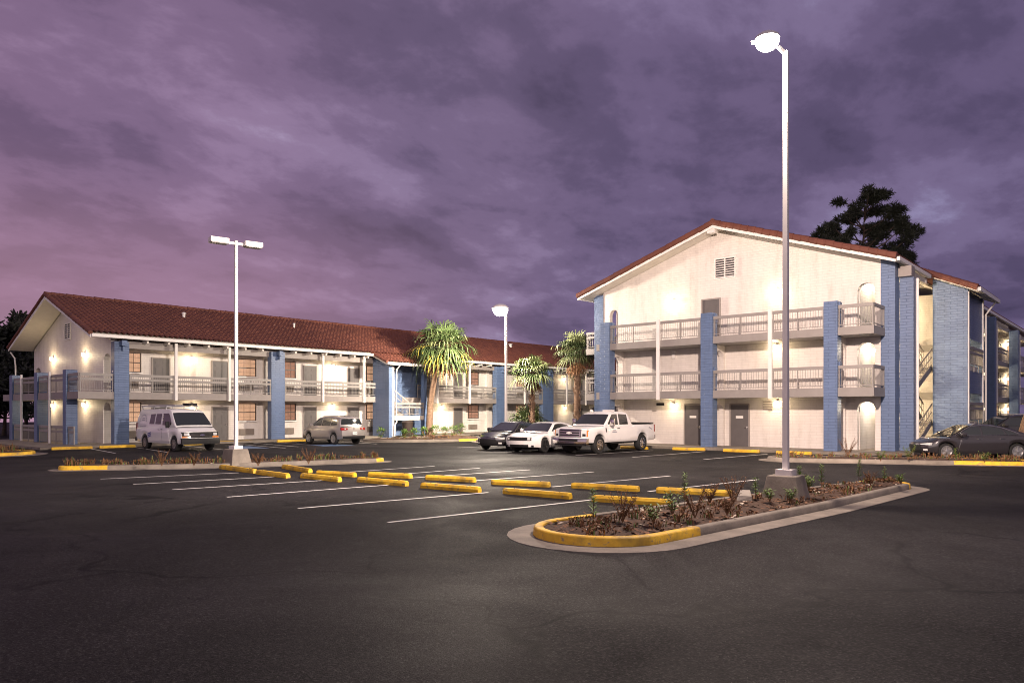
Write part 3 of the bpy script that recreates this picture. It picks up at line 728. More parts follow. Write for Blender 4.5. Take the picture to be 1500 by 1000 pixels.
part('tower_soffit', 'soffit', LB, sh, lambda b: b.prism([(TY - .45, 5.55), (46.2, 5.55 + (46.65 - TY) * slope * 1.04), (46.2, 5.40 + (46.65 - TY) * slope * 1.04), (TY - .45, 5.38)], 'x', 34.6, 39.4))
part('gutter', 'white', LB, sh, lambda b: b.box(34.55, 39.45, TY - .60, TY - .455, 5.40, 5.58))
part('downspout', 'white', LB, sh, lambda b: b.tube([(35.75, TY - .5, 5.4), (35.75, TY - .1, 5.1), (35.75, TY - .1, 1.2), (35.55, TY - .15, 1.0), (35.5, TY - .15, .15)], .05, 8))

# ------------------------------------------------------------------ right building
RB = thing('motel_building', 'three-storey white brick motel wing with blue pillars and gable balconies on the right', 'building', (37.75, 9.3, 0)); sh = (37.75, 9.3, 0)
GX, PX = 37.75, 35.9
E0, EZ2, RY2, RZ2, E1 = 9.0, 9.05, 17.9, 12.02, 26.75; QX = 36.55
s2 = (RZ2 - EZ2) / (RY2 - E0)
FL = [(.13, 2.68), (3.09, 5.53), (5.90, 8.75)]
def gab2(b):
    hs = []
    for zf, zs, zt in ((.10, 2.15, 2.46), (3.09, 4.95, 5.29), (5.9, 7.78, 8.13)): hs += [(10.18, 10.98, zf, zs, zt), (24.6, 25.2, zf, zs, zt)]
    wall_with_holes(b, 9.93, 25.66, 0, 8.9, hs, 'x', GX, GX + .3)
    b.prism([(9.93, 8.901), (25.66, 8.901), (25.66, EZ2 + s2 * (26.75 - 25.66) - .2), (RY2, RZ2 - .2), (9.93, EZ2 + s2 * .93 - .2)], 'x', GX, GX + .3)
part('gable_wall', 'white_brick', RB, sh, gab2)
pillar(RB, sh, GX - .05, 38.45, 9.3, 9.928, 0, 9.1); pillar(RB, sh, GX - .05, 38.5, 25.662, 26.3, 0, 9.1)
for y0, y1 in ((11.3, 11.93), (17.55, 18.22), (23.95, 24.64)):
    pillar(RB, sh, PX - .06, PX + .5, y0, y1, 0, 7.14)
    ym = (y0 + y1) / 2
    for zf, zt in FL[:2]: arch_fin(RB, sh, PX + .505, GX - .003, ym - .13, ym + .13, zf if zf < 1 else zf + .003, zt - .003, .17)
    for z in (4.1, 6.9): part('bracket', 'blue_brick', RB, sh, lambda b: b.box(PX + .1, PX + .4, y0 - .06, y0 - .001, z - .25, z + .2))
for i, (za, zb) in enumerate(((2.68, 3.09), (5.53, 5.90))):
    part('balcony_deck', 'rail', RB, sh, lambda b: b.box(PX, GX - .003, 9.74, 24.9, za, zb))
    for a, c in ((9.76, 11.28), (11.95, 14.40), (14.60, 17.53), (18.24, 20.66), (20.88, 23.93)):
        part('railing', 'rail', RB, sh, lambda b: railing_bm(b, (PX + .035, a), (PX + .035, c), zb, mid=False))
    part('railing', 'rail', RB, sh, lambda b: railing_bm(b, (PX + .08, 9.78), (GX - .06, 9.78), zb, mid=False))
    part('balcony_deck', 'rail', RB, sh, lambda b: b.box(GX + .31, 60, 25.0, 27.2, za, zb))
    part('railing', 'rail', RB, sh, lambda b: (railing_bm(b, (GX + .35, 27.15), (60, 27.15), zb, bal=.2), railing_bm(b, (GX + .36, 26.34), (GX + .36, 27.1), zb)))
    # walkway along the side
    part('balcony_deck', 'rail', RB, sh, lambda b: (b.box(38.06, 41.2, 9.45, 10.947, za, zb), b.box(49.3, 92, 9.32, 10.947, za, zb), b.box(41.2, 43.0, 10.95, 12.1, za, zb), b.box(41.2, 41.5, 9.45, 10.949, za, zb)))
for y in (14.5, 20.77): part('post', 'white', RB, sh, lambda b: b.box(PX - .08, PX - .001, y - .1, y + .1, 2.62, 7.02))
part('wall', 'white_brick', RB, sh, lambda b: b.box(38.055, 41.3, 10.95, 11.2, 0, 9.0))
part('wall', 'white_brick', RB, sh, lambda b: b.box(41.3, 50, 12.2, 12.4, 0, 9.4))
part('wall', 'white_brick', RB, sh, lambda b: b.box(50, 92, 10.95, 11.2, 0, 9.0))
part('wall', 'white_brick', RB, sh, lambda b: b.box(38.06, 60, 24.75, 24.95, 0, 9.0))
part('pillar', 'blue_brick', RB, sh, lambda b: b.box(38.46, 39.05, 8.70, 9.298, 0, 8.3))
part('lit_edge_strip', 'white', RB, sh, lambda b: b.box(38.98, 39.06, 8.60, 8.698, 0, 8.3))  # added white strip standing for the lit corner of the pillar
def sof2(b):
    for ya in (E0, E1): b.prism([(ya, EZ2 - .05), (RY2, RZ2 - .05), (RY2, RZ2 - .19), (ya, EZ2 - .19)], 'x', QX + .05, 42.8 if ya == E0 else 60)
    b.prism([(E0 + 1.1, EZ2 + 1.1 * s2 - .05), (RY2, RZ2 - .05), (RY2, RZ2 - .19), (E0 + 1.1, EZ2 + 1.1 * s2 - .19)], 'x', 42.8, 50.5)
    b.prism([(E0, EZ2 - .05), (RY2, RZ2 - .05), (RY2, RZ2 - .19), (E0, EZ2 - .19)], 'x', 50.5, 92)
part('soffit', 'soffit', RB, sh, sof2)
part('rake_board', 'white', RB, sh, lambda b: [b.prism([(ya, EZ2 - .06), (RY2, RZ2 - .06), (RY2, RZ2 - .30), (ya, EZ2 - .30)], 'x', QX, QX + .045) for ya in (E0, E1)])
uvroof(tile_roof('roof', RB, sh, [(QX, 92, E0, EZ2, RY2, RZ2, 'x', .3, .42, .085, 4), (QX, 60, E1, EZ2, RY2, RZ2, 'x', .3, .42, .085, 4)],
          [((QX + .02, E0, EZ2 + .03), (QX + .02, RY2, RZ2 + .04)), ((QX + .02, E1, EZ2 + .03), (QX + .02, RY2, RZ2 + .04)), ((QX + .0, E0, EZ2 - .04), (QX + .0, RY2, RZ2 - .03)), ((QX + .0, E1, EZ2 - .04), (QX + .0, RY2, RZ2 - .03))], ((QX, RY2, RZ2 + .06), (92, RY2, RZ2 + .06))), sh)
def gut2(b):
    for a, c in ((QX + .15, 42.8), (50.4, 92)): b.box(a, c, E0 - .14, E0 - .005, EZ2 - .22, EZ2 - .04)
    b.box(QX + .15, 60, E1 + .005, E1 + .14, EZ2 - .22, EZ2 - .04)
part('gutter', 'white', RB, sh, gut2)
for xx in [38.9, 40.1, 41.3, 42.5, 51.5, 52.7, 53.9, 55.1, 56.3, 57.5, 58.7, 61.2, 62.4, 63.6, 64.8, 66, 67.2, 68.4, 69.6]:
    o = dup(T0, RB); o.location = Vector((xx, E0 + .4, 8.62)) - RB.location
part('beam', 'soffit', RB, sh, lambda b: (b.box(38.95, 42.8, 9.05, 9.22, 8.55, 8.8), b.box(50.5, 92, 9.35, 9.55, 8.4, 8.75)))
part('bracket', 'taupe', RB, sh, lambda b: b.box(38.15, 38.75, 8.72, 9.28, 8.31, 8.8))
part('walkway_ceiling', 'soffit', RB, sh, lambda b: (b.box(38.06, 41.2, 9.61, 10.946, 8.62, 8.66), b.box(50, 92, 9.56, 10.946, 8.62, 8.66)))
# doors, signs, vent, lamps on the gable wall
DP = PROTO_LIST['door']
for y, zf in ((19.62, .13), (16.9, .13), (18.55, 5.904)):
    o = place('plain_door', lambda: proto_door(.98, 2.2, False), RB, (GX - .035, y, zf), R(-90))
    if zf < 1: part('door_sign', 'signwhite', RB, sh, lambda b: b.box(GX - .075, GX - .056, y - .2, y + .2, 1.62, 1.75))
part('vent_gap_shade', 'dark', RB, sh, lambda b: b.box(GX - .013, GX - .001, 17.2, 18.28, 9.25, 10.25))  # shade of the louver gaps, made as a dark sheet
part('gable_vent', 'white', RB, sh, lambda b: vent(b, 17.13, 18.35, 9.18, 10.32, GX - .014))
part('wall_louver', 'taupe', RB, sh, lambda b: [b.box(GX - .05, GX - .001, 15.12, 15.62, 2.08 + k * .12, 2.15 + k * .12) for k in range(4)])
part('wall_sign', 'dark', RB, sh, lambda b: b.box(GX - .05, GX - .001, 21.45, 21.95, 2.33, 2.47))
part('unlit_fixture', 'white', RB, sh, lambda b: b.box(GX - .12, GX - .001, 20.72, 20.92, 5.0, 5.45))
part('soffit_flood', 'fixture', RB, sh, lambda b: (b.box(QX + .06, QX + .4, RY2 - .1, RY2 + .35, RZ2 - .52, RZ2 - .30), b.tube([(QX + .2, RY2, RZ2 - .3), (QX + .2, RY2, RZ2 - .2)], .05, 8)))
for y, zz, e in ((20.85, 8.25, 75), (14.84, 8.18, 75), (20.85, 2.36, 55), (14.87, 5.33, 60), (14.87, 2.44, 55)): wall_lamp(RB, (GX - .001, y, zz), 'x', e)
# bright lamps inside the end walkway, seen through the arches
for zf, zt in FL:
    o = place('lamp', proto_lamp, RB, (40.4, 10.948, zt - .42), 0); lamp_light('bulb_light', 'POINT', (-1.2, -.75, .05), 85, (1, .86, .66), o, .12)
    for x, e in ((42.7, 900), (71., 200), (83., 200)):  # the stairwell one is added, to brighten the stair gap
        yy = 12.199 if x < 50 else 10.948
        wall_lamp(RB, (x, yy, zt - .45), 'y', e)
    for x in (66.5, 75.5, 79, 87): place('door', proto_door, RB, (x, 10.91, zf + .004), 0)
    for x in (56, 64, 77.3, 85): place('window', None, RB, (x, 10.85, zf + 1.2), 0)
for i, zb in enumerate((3.09, 5.90)):
    for a, c in ((49.4, 54.8), (55, 60.3), (61.1, 66), (66.2, 71.6), (72.4, 78), (78.2, 84)):
        part('railing', 'rail', RB, sh, lambda b: railing_bm(b, (a, 9.36), (c, 9.36), zb, bal=.25, posts=2.7))
for x in (55, 66, 78): part('post', 'white', RB, sh, lambda b: b.box(x - .08, x + .08, 9.22, 9.31, 2.6, 8.7))
for x in (60.5, 71.8): pillar(RB, sh, x, x + .7, 8.62, 9.25, 0, 8.55)
part('wall', 'white_brick', RB, sh, lambda b: b.box(49.46, 49.7, 9.26, 12.195, 0, 8.9))
for zz in (2.2, 5.1, 8.0): wall_lamp(RB, (49.459, 11.75, zz), 'x', 520)  # added lamps, tucked out of view, to light the stairwell cross wall
# stair tower on the side
KY = 7.62
part('tower_wall', 'blue_brick', RB, sh, lambda b: b.prism([(KY, 0), (9.25, 0), (9.25, 9.2), (KY, 8.44)], 'x', 45, 45.25))
part('tower_wall', 'blue_brick', RB, sh, lambda b: (b.box(45.251, 49.2, KY + .02, KY + .2, 0, 1.2), b.box(45.251, 49.2, KY + .02, KY + .2, 2.95, 4.15), b.box(45.251, 49.2, KY + .02, KY + .2, 5.85, 8.38)))
part('tower_wall', 'blue_brick', RB, sh, lambda b: b.box(49.2, 49.45, KY, 9.25, 0, 8.4))
part('tower_edge', 'white', RB, sh, lambda b: b.box(45.05, 45.2, KY - .06, KY - .002, 0, 8.3))
part('tower_edge', 'white', RB, sh, lambda b: b.box(49.22, 49.4, KY - .06, KY - .002, 0, 8.3))
for zb in (1.45, 4.42):
    part('stair_landing', 'soffit', RB, sh, lambda b: (b.box(45.26, 47.9, KY + .03, 10.1, zb - .25, zb), b.box(47.0, 47.9, 10.1, 11.0, zb - .25, zb)))
    part('railing', 'rail', RB, sh, lambda b: railing_bm(b, (45.26, KY - .03), (49.18, KY - .03), zb))
def dog(z0, z1, zm):
    part('stair_flight', 'taupe', RB, sh, lambda b: flight(b, (41.5, 9.36, z0), (45.2, 9.36, zm), .75, (0, 1, 0), 8))
    part('stair_rail', 'taupe', RB, sh, lambda b: stair_rail(b, (41.5, 9.33, z0), (45.2, 9.33, zm)))
    part('stair_flight', 'taupe', RB, sh, lambda b: flight(b, (47.0, 10.16, zm), (43.0, 10.16, z1), .78, (0, 1, 0), 8))
    part('stair_rail', 'taupe', RB, sh, lambda b: stair_rail(b, (47.0, 10.14, zm), (43.0, 10.14, z1)))
dog(.13, 3.09, 1.45); dog(3.09, 5.9, 4.42)
part('railing', 'rail', RB, sh, lambda b: railing_bm(b, (43.1, 11.0), (46.9, 11.0), 5.9, bal=.25))
tr = MB(); ts = .45
tiled_slope(tr, 44.2, 50.3, 7.05, 8.38, 10.6, 8.38 + 3.55 * ts)
for q in range(9):
    for dz in (0, -.09): tr.tube([(44.22, 7.05 + q * .4, 8.40 + dz + q * .4 * ts), (44.22, 7.49 + q * .4, 8.40 + dz + (q * .4 + .44) * ts)], [.13, .11], 8)
uvroof(tr.build('tower_roof', 'tile', RB, shift=sh, smooth=50, fixn=False), sh)
part('tower_soffit', 'soffit', RB, sh, lambda b: b.prism([(7.05, 8.31), (10.6, 8.31 + 3.55 * ts), (10.6, 8.15 + 3.55 * ts), (7.05, 8.15)], 'x', 44.2, 50.3))
part('gutter', 'white', RB, sh, lambda b: b.box(44.25, 50.3, 6.90, 7.045, 8.16, 8.36))
part('tower_ceiling', 'soffit', RB, sh, lambda b: b.box(41.3, 45, 9.7, 12.15, 8.72, 8.78))
part('downspout', 'white', RB, sh, lambda b: b.tube([(49.5, 6.98, 8.2), (49.6, 7.3, 7.8), (49.6, 7.5, 7.5), (49.6, 7.5, .1)], .05, 8))
wall_lamp(RB, (47.2, 9.24, 5.0), 'y', 25)

# ------------------------------------------------------------------ pole lamps
def pole_lamp(label, loc, H, heads, lit, ped=True, az=0, w=.15):
    t = thing('lamp_post', label, 'street lamp', loc)
    if ped:
        b = MB(); a, c = .41, .30; b.add([(-a, -a, -.1), (a, -a, -.1), (a, a, -.1), (-a, a, -.1), (-c, -c, .5), (c, -c, .5), (c, c, .5), (-c, c, .5)], [(3, 2, 1, 0), (4, 5, 6, 7), (0, 1, 5, 4), (1, 2, 6, 5), (2, 3, 7, 6), (3, 0, 4, 7)])
        o = b.build('pedestal', 'concrete_dark', t); o.rotation_euler = (0, 0, .05); z0 = .5
        bv = o.modifiers.new('bevel', 'BEVEL'); bv.width = .02; bv.segments = 2
    else: z0 = 0
    o = MB().box(-.17, .17, -.17, .17, z0, z0 + .12).build('base_plate', 'pole', t); o.rotation_euler = (0, 0, .05)
    b = MB(); b.add([(sx * ww / 2, sy * ww / 2, zz) for zz, ww in ((z0 + .12, w), (H, w * .82)) for sx, sy in ((-1, -1), (1, -1), (1, 1), (-1, 1))], [(3, 2, 1, 0), (4, 5, 6, 7), (0, 1, 5, 4), (1, 2, 6, 5), (2, 3, 7, 6), (3, 0, 4, 7)])
    b.build('pole', 'pole', t)
    return t
t1 = pole_lamp('tall white pole with one lit lamp rising from the nearest bed', (15.58, 5.96, .15), 9.45, 1, True, w=.112)
# lit flood head, turned towards the gable
hd = MB(); hd.lathe([(.30, .0), (.29, .06), (.18, .14), (.05, .16)], 20); hd.box(-.05, .05, .2, .4, .0, .06)
arm = MB(); arm.bar((0, 0, 9.4), (-.10, .12, 9.55), .06, .06); arm.build('lamp_arm', 'pole', t1)
h1 = hd.build('lamp_head', 'fixture', t1, smooth=40); h1.location = (-.17, .33, 9.76); h1.scale = (.85, .85, .85)
lens = MB(); lens.lathe([(.27, -.002), (.285, -.08), (.25, -.18), (.17, -.25), (.06, -.285), (.01, -.29)], 24); lens.build('lamp_lens', 'flood', h1, smooth=60)
lamp_light('bulb_light', 'POINT', (-.22, .42, 9.3), 5500, (1, .80, .68), t1, .16)
lamp_light('flood_light', 'SPOT', (.2, .45, 9.3), 21000, (1, .77, .64), t1, .3, aim=(38, 17.5, 5.2), cone=118, blend=.75)
lamp_light('spill_light', 'SPOT', (-.30, .60, 9.35), 26000, (1, .83, .72), t1, .22, aim=(9, 40, 2.5), cone=110, blend=1)
t2 = pole_lamp('white pole with two unlit box heads in the narrow bed', (13.5, 25.1, .14), 8.0, 2, False, w=.11)
dirv = (Vector((math.sin(CAM_A), -math.cos(CAM_A), 0)) * .8 + Vector((math.cos(CAM_A), math.sin(CAM_A), 0)) * .6).normalized()
for s_ in (-1, 1):
    c = dirv * s_
    a = MB(); a.bar(c * .06 + Vector((0, 0, 7.9)), c * .30 + Vector((0, 0, 7.9)), .07, .09); a.build('lamp_arm', 'pole', t2)
    b = MB(); b.box(-.32, .32, -.19, .19, -.08, .11); o = b.build('lamp_head', 'fixture', t2); o.location = c * .60 + Vector((0, 0, 7.92)); o.rotation_euler = (0, 0, math.atan2(dirv.y, dirv.x))
    bv = o.modifiers.new('bevel', 'BEVEL'); bv.width = .02; bv.segments = 2
    MB().box(-.27, .27, -.155, .155, -.095, -.0805).build('lamp_lens', 'offlens', o)
t3 = pole_lamp('lit white lamp post between the palms, beyond the black sedan', (35.1, 31.3, .12), 8.25, 1, True, ped=True, w=.13)
h3 = dup(h1, t3); h3.location = (-.2, .3, 8.42); h3.scale = (1.7, 1.7, 1.7); arm3 = MB(); arm3.bar((0, 0, 8.2), (-.12, .16, 8.3), .07, .07); arm3.build('lamp_arm', 'pole', t3)
lamp_light('bulb_light', 'POINT', (-.28, .42, 7.75), 8500, (1, .85, .68), t3, .18)
lamp_light('flood_light', 'SPOT', (.1, .6, 7.9), 19000, (1, .86, .68), t3, .22, aim=(46, 46, 1.5), cone=118, blend=.9)


# ------------------------------------------------------------------ wheel stops
ORD = ['first', 'second', 'third', 'fourth', 'fifth', 'sixth', 'seventh']
def wheel_stop_mesh():
    b = MB(); l, w, h = .95, .085, .14
    prof = [(-w, 0), (-w, h * .55), (-w * .62, h), (w * .62, h), (w, h * .55), (w, 0)]
    st = [(-l, .86), (-l + .05, 1), (l - .05, 1), (l, .86)]; pts = []
    for x, k in st: pts += [(x, y * (1 if k == 1 else .85), zz * (1 if k == 1 else .9)) for y, zz in prof]
    n = 6; fs = [tuple(range(n)), tuple(reversed(range(3 * n, 4 * n)))]
    for i in range(3):
        for k in range(n): fs.append((i * n + k, (i + 1) * n + k, (i + 1) * n + (k + 1) % n, i * n + (k + 1) % n))
    b.add(pts, fs)
    for x in (-.65, .65): b.lathe([(.018, h - .01), (.018, h + .006)], 8, c=(x, 0, 0), mi=1)
    return b
WS = None
def wheel_stop(p, q, label, group):
    global WS
    p = Vector((*p, 0)); q = Vector((*q, 0)); c = (p + q) / 2; a = math.atan2(q.y - p.y, q.x - p.x); sc = (q - p).length / 1.9
    if WS is None: WS = wheel_stop_mesh().build('wheel_stop', ['yellow', 'dark']); o = WS
    else: o = WS.copy(); COL.objects.link(o)
    o.location = (c.x, c.y, .002); o.rotation_euler = (0, 0, a); o.scale = (sc, 1, 1); tag(o, label, 'wheel stop', group)
front = [((12.68, 24.6), (12.44, 21.9)), ((12.35, 21.6), (12.2, 19.6)), ((12.55, 19.4), (12.51, 17.45)), ((12.9, 17.1), (12.97, 15.1)), ((12.97, 14.5), (13.16, 12.6)), ((13.4, 12.0), (13.54, 10.1)), ((13.55, 9.5), (13.95, 7.75))]
back = [((14.2, 23.1), (13.7, 20.7)), ((13.45, 19.95), (13.75, 18.4)), ((14.2, 18.3), (14.55, 16.75)), ((14.62, 16.15), (14.95, 14.5)), ((14.85, 13.75), (15.3, 12.1)), ((15.55, 11.55), (15.9, 9.75)), ((16.0, 9.3), (16.5, 7.6))]
for k, (p, q) in enumerate(front): wheel_stop(p, q, f'yellow wheel stop, {ORD[k]} from the left in the row nearer the camera', 'wheel stops in the middle of the lot')
for k, (p, q) in enumerate(back): wheel_stop(p, q, f'yellow wheel stop, {ORD[k]} from the left in the row behind', 'wheel stops in the middle of the lot')
for p, q, l in [((13.0, 43.0), (14.9, 42.9), 'yellow wheel stop at the far left beside the gable end'), ((15.3, 43.0), (17.1, 42.9), 'yellow wheel stop in the empty stall left of the white van'),
                ((19.9, 43.1), (21.0, 43.1), 'yellow wheel stop just behind the white van'), ((25.9, 42.9), (27.9, 42.7), 'yellow wheel stop at the second blue pillar of the left building'),
                ((34.3, 19.0), (34.5, 17.3), 'yellow wheel stop behind the pickup tail, left of the middle gable pillar'), ((34.5, 16.3), (34.6, 14.5), 'yellow wheel stop just right of the middle gable pillar'), ((34.4, 13.6), (34.5, 12.0), 'yellow wheel stop seen behind the tall lit pole'),
                ((33.9, 21.9), (33.8, 20.2), 'yellow wheel stop partly hidden under the pickup tail')]:
    wheel_stop(p, q, l, 'wheel stops along the buildings')

# ------------------------------------------------------------------ plants
def fan(b, rnd, base, d, size, mi, n=16, droop=.5, spread=1.75):
    """one fan frond: d = direction of the petiole; blades radiate in its plane"""
    d = d.normalized(); up = Vector((0, 0, 1)); sd = d.cross(up)
    sd = Vector((1, 0, 0)) if sd.length < .05 else sd.normalized()
    nrm = sd.cross(d).normalized()
    pet = size * .55; mid = base + d * pet * .5 + Vector((0, 0, size * .05)); tip = base + d * pet
    b.bar(base, mid, .035, .02, mi); b.bar(mid, tip, .03, .018, mi)
    for k in range(n):
        t = (k / (n - 1) - .5) * 2 * spread * rnd.uniform(.92, 1.05); fold = abs(math.sin(t)) * .28
        e = (d * math.cos(t) + sd * math.sin(t) + nrm * fold * .6).normalized()
        l = size * (.72 + .28 * math.cos(t)) * rnd.uniform(.78, 1.05); w = e.cross(nrm).normalized() * size * .032
        p0 = tip + e * .02; dz = Vector((0, 0, -1))
        p1 = tip + e * l * .5 + dz * droop * l * .10; p2 = tip + e * l * .82 + dz * droop * l * .34; p3 = tip + e * l * .98 + dz * droop * l * (.62 + rnd.uniform(0, .3))
        b.add([p0 - w * .5, p0 + w * .5, p1 + w, p1 - w, p2 + w * .62, p2 - w * .62, p3], [(0, 1, 2, 3), (3, 2, 4, 5), (5, 4, 6)], mi)
def palm(label, loc, h, size, seed, lean=(0, 0), nf=52, yel=.12, pale=.3, r=.2, boots=False, low=-.75):
    rnd = random.Random(seed); t = thing('palm_tree', label, 'palm tree', loc)
    path = []; rad = []
    for i in range(15):
        f = i / 14; path.append((lean[0] * f * f + .05 * math.sin(f * 5 + seed), lean[1] * f * f, h * f)); rad.append(r * (1.25 - .35 * min(1, f * 3) + (.12 if f > .85 else 0) + .04 * math.sin(i * 2.1)))
    b = MB(); b.tube(path, rad, 12)
    if boots:
        for i in range(90):
            f = rnd.uniform(.25, 1); a = rnd.random() * 6.28; rr = r * .95; o = Vector((lean[0] * f * f + math.cos(a) * rr, lean[1] * f * f + math.sin(a) * rr, h * f)); e = o + Vector((math.cos(a) * .09, math.sin(a) * .09, .13)); b.bar(o - Vector((0, 0, .08)), e, .09, .03)
    b.build('trunk', 'bark', t, smooth=60)
    top = Vector(path[-1]); b = MB()
    for i in range(nf):
        g = (i + .5) / nf; el = math.asin(max(-1, min(1, 1 - g * (1 - low)))) + rnd.gauss(0, .16); a = i * 2.39996 + rnd.gauss(0, .3)
        d = Vector((math.cos(a) * math.cos(el), math.sin(a) * math.cos(el), math.sin(el)))
        u = rnd.random(); mi = 2 if (el < .1 and u < yel * 2.4) else (1 if u < pale else 0)
        fan(b, rnd, top + Vector((0, 0, .1)) + d * .1, d, size * rnd.uniform(.72, 1.1), mi, 15, droop=.5 + .5 * max(0, -math.sin(el) + .25) + rnd.uniform(0, .45))
    b.build('crown', ['leaf', 'leafpale', 'leafyellow'], t, fixn=False)
    # hanging dead fronds under the crown
    b = MB()
    for i in range(9):
        a = rnd.random() * 6.28; d = Vector((math.cos(a) * .45, math.sin(a) * .45, -.9)); fan(b, rnd, top + Vector((0, 0, -.15)), d, size * .75, 0, 10, .3, .8)
    b.build('dead_frond', 'dry', t, fixn=False)
    return t
palm('tallest fan palm with yellow lower fronds in front of the stair tower', (37.95, 41.6, .12), 6.65, 2.0, 3, (.62, -.65), 56, .06, .3, .25, low=-.55)
palm('smaller fan palm with pale rounded crown right of the far lit lamp post', (38.5, 32.0, .12), 4.5, 1.16, 5, (.1, 0), 48, .0, .5, .16, True, -.45)
palm('fan palm with rough trunk close to the left end of the right building', (38.9, 28.5, .12), 5.65, 1.25, 9, (.12, .1), 48, .0, .5, .19, True, -.45)
palm('low trunkless fan palm behind the black sedan', (39.4, 33.0, .12), .75, 1.35, 12, (0, 0), 26, 0, .4, .1, low=.1)
palm('leaning palm trunk at the right edge behind the charcoal sedan', (43.2, 5.05, 0), 6.9, 1.3, 15, (3.6, -3.9), 50, .1, .3, .22)

def clump(b, rnd, c, r, n, ln, mi=0, flat=.7, w=.012):
    for _ in range(n):
        v = Vector((rnd.gauss(0, 1), rnd.gauss(0, 1), rnd.gauss(0, 1))).normalized() * r * rnd.random() ** .4; v.z *= flat; o = c + v
        for k in range(4):
            d = (v.normalized() * .6 + Vector((rnd.gauss(0, .6), rnd.gauss(0, .6), rnd.gauss(.15, .5)))).normalized() * ln * rnd.uniform(.6, 1.1); s = d.cross(Vector((rnd.random() - .5, rnd.random() - .5, rnd.random() - .5))).normalized() * w
            b.add([o - s, o + s, o + d + s * .4, o + d - s * .4], [(0, 1, 2, 3)], mi)
def tree(name, label, base, H, clumps, trunk_r, leaf, bark, seed, n=70, ln=.5, w=.05, flat=.7):
    rnd = random.Random(seed); base = Vector(base); t = thing(name, label, 'tree', base)
    b = MB(); b.tube([(0, 0, -.2), (.1, 0, H * .4), (-.1, .1, H * .75), (.05, 0, H * .97)], [trunk_r, trunk_r * .75, trunk_r * .5, trunk_r * .15], 10)
    for c, r in clumps:
        c = Vector(c); s0 = Vector((0, 0, max(H * .25, c.z - .55 * math.hypot(c.x, c.y) - .3))); m = s0.lerp(c, .55) + Vector((0, 0, -.08 * (c - s0).length))
        b.tube([s0, m, c], [trunk_r * .28, trunk_r * .2, trunk_r * .07], 6)
    b.build('trunk', bark, t, smooth=70)
    b = MB()
    for c, r in clumps:
        c = Vector(c); k = max(2, int(r * 2.2))
        for _ in range(k):
            q = c + Vector((rnd.gauss(0, .5), rnd.gauss(0, .5), rnd.gauss(0, .3))) * r * .8; clump(b, rnd, q, r * .55, int(n * r * .8), ln, 0, flat, w)
    b.build('crown', leaf, t, fixn=False)
    return t
# pine behind the right building
FWD = Vector((math.cos(CAM_A), math.sin(CAM_A), 0)); RGT = Vector((math.sin(CAM_A), -math.cos(CAM_A), 0))
pd = 72.; pb = FWD * pd + RGT * (1266 - 750) / 1083 * pd
rnd = random.Random(4); cl = []
for dx, up, r in [(.3, 21.3, 1.1), (-.5, 20.9, .8), (1.1, 20.6, 1.0), (-1.7, 19.9, .9), (-2.7, 19.2, .8), (2.2, 19.7, 1.1), (0, 19.8, 1.0), (3.2, 18.6, 1.0), (-3.1, 18.0, .9), (-2.0, 18.4, 1.0), (1.6, 18.3, 1.2), (3.6, 17.3, 1.1), (-2.8, 16.6, .7), (-3.3, 17.2, .6), (.9, 17.0, .9), (2.6, 16.3, 1.2), (4.3, 15.6, 1.1), (-.9, 16.9, .6), (3.2, 15.0, 1.0), (5.2, 14.3, .9), (1.2, 15.2, .9), (-1.4, 15.2, .8), (4.2, 13.6, .9)]:
    cl.append((RGT * (dx * 1.06 - .15) + FWD * rnd.uniform(-2.6, 2.6) + Vector((0, 0, up + 1.4)), r)); cl.append((RGT * (dx * .8 + rnd.gauss(0, .5)) + FWD * rnd.uniform(-2, 2) + Vector((0, 0, up + 1.1 + rnd.gauss(0, .5))), r * .75))
tree('pine_tree', 'tall dark pine rising behind the roof of the right building', pb, 22.3, [(c, r * 1.25) for c, r in cl], .34, 'needle', 'pinebark', 21, 100, .45, .04, .6)
# dark trees beyond the left gable
def round_tree(label, px, d, H, wd, seed):
    rnd = random.Random(seed); base = FWD * d + RGT * (px - 750) / 1083 * d; cl = []
    for i in range(int(14 + wd * 2)):
        a = rnd.random() * 6.28; f = rnd.random(); rr = wd * .5 * math.sqrt(rnd.random()) * (1.1 - .6 * f); cl.append(((math.cos(a) * rr, math.sin(a) * rr, H * (.35 + .6 * f)), rnd.uniform(.9, 1.5)))
    tree('leafy_tree', label, base, H, cl, .22, 'darkleaf', 'pinebark', seed, 34, .55, .11, .9)
round_tree('dark tree with a pointed top just behind the left gable roof', 38, 72, 11.0, 5.5, 31)
round_tree('dark tree at the left edge of the photo beyond the left building', -8, 66, 9.4, 7, 32)
round_tree('lower dark tree between the left gable pillar and the frame edge', 6, 61, 5.6, 6, 33)
round_tree('dark tree half hidden behind the left gable eave', 75, 90, 11, 6, 34)

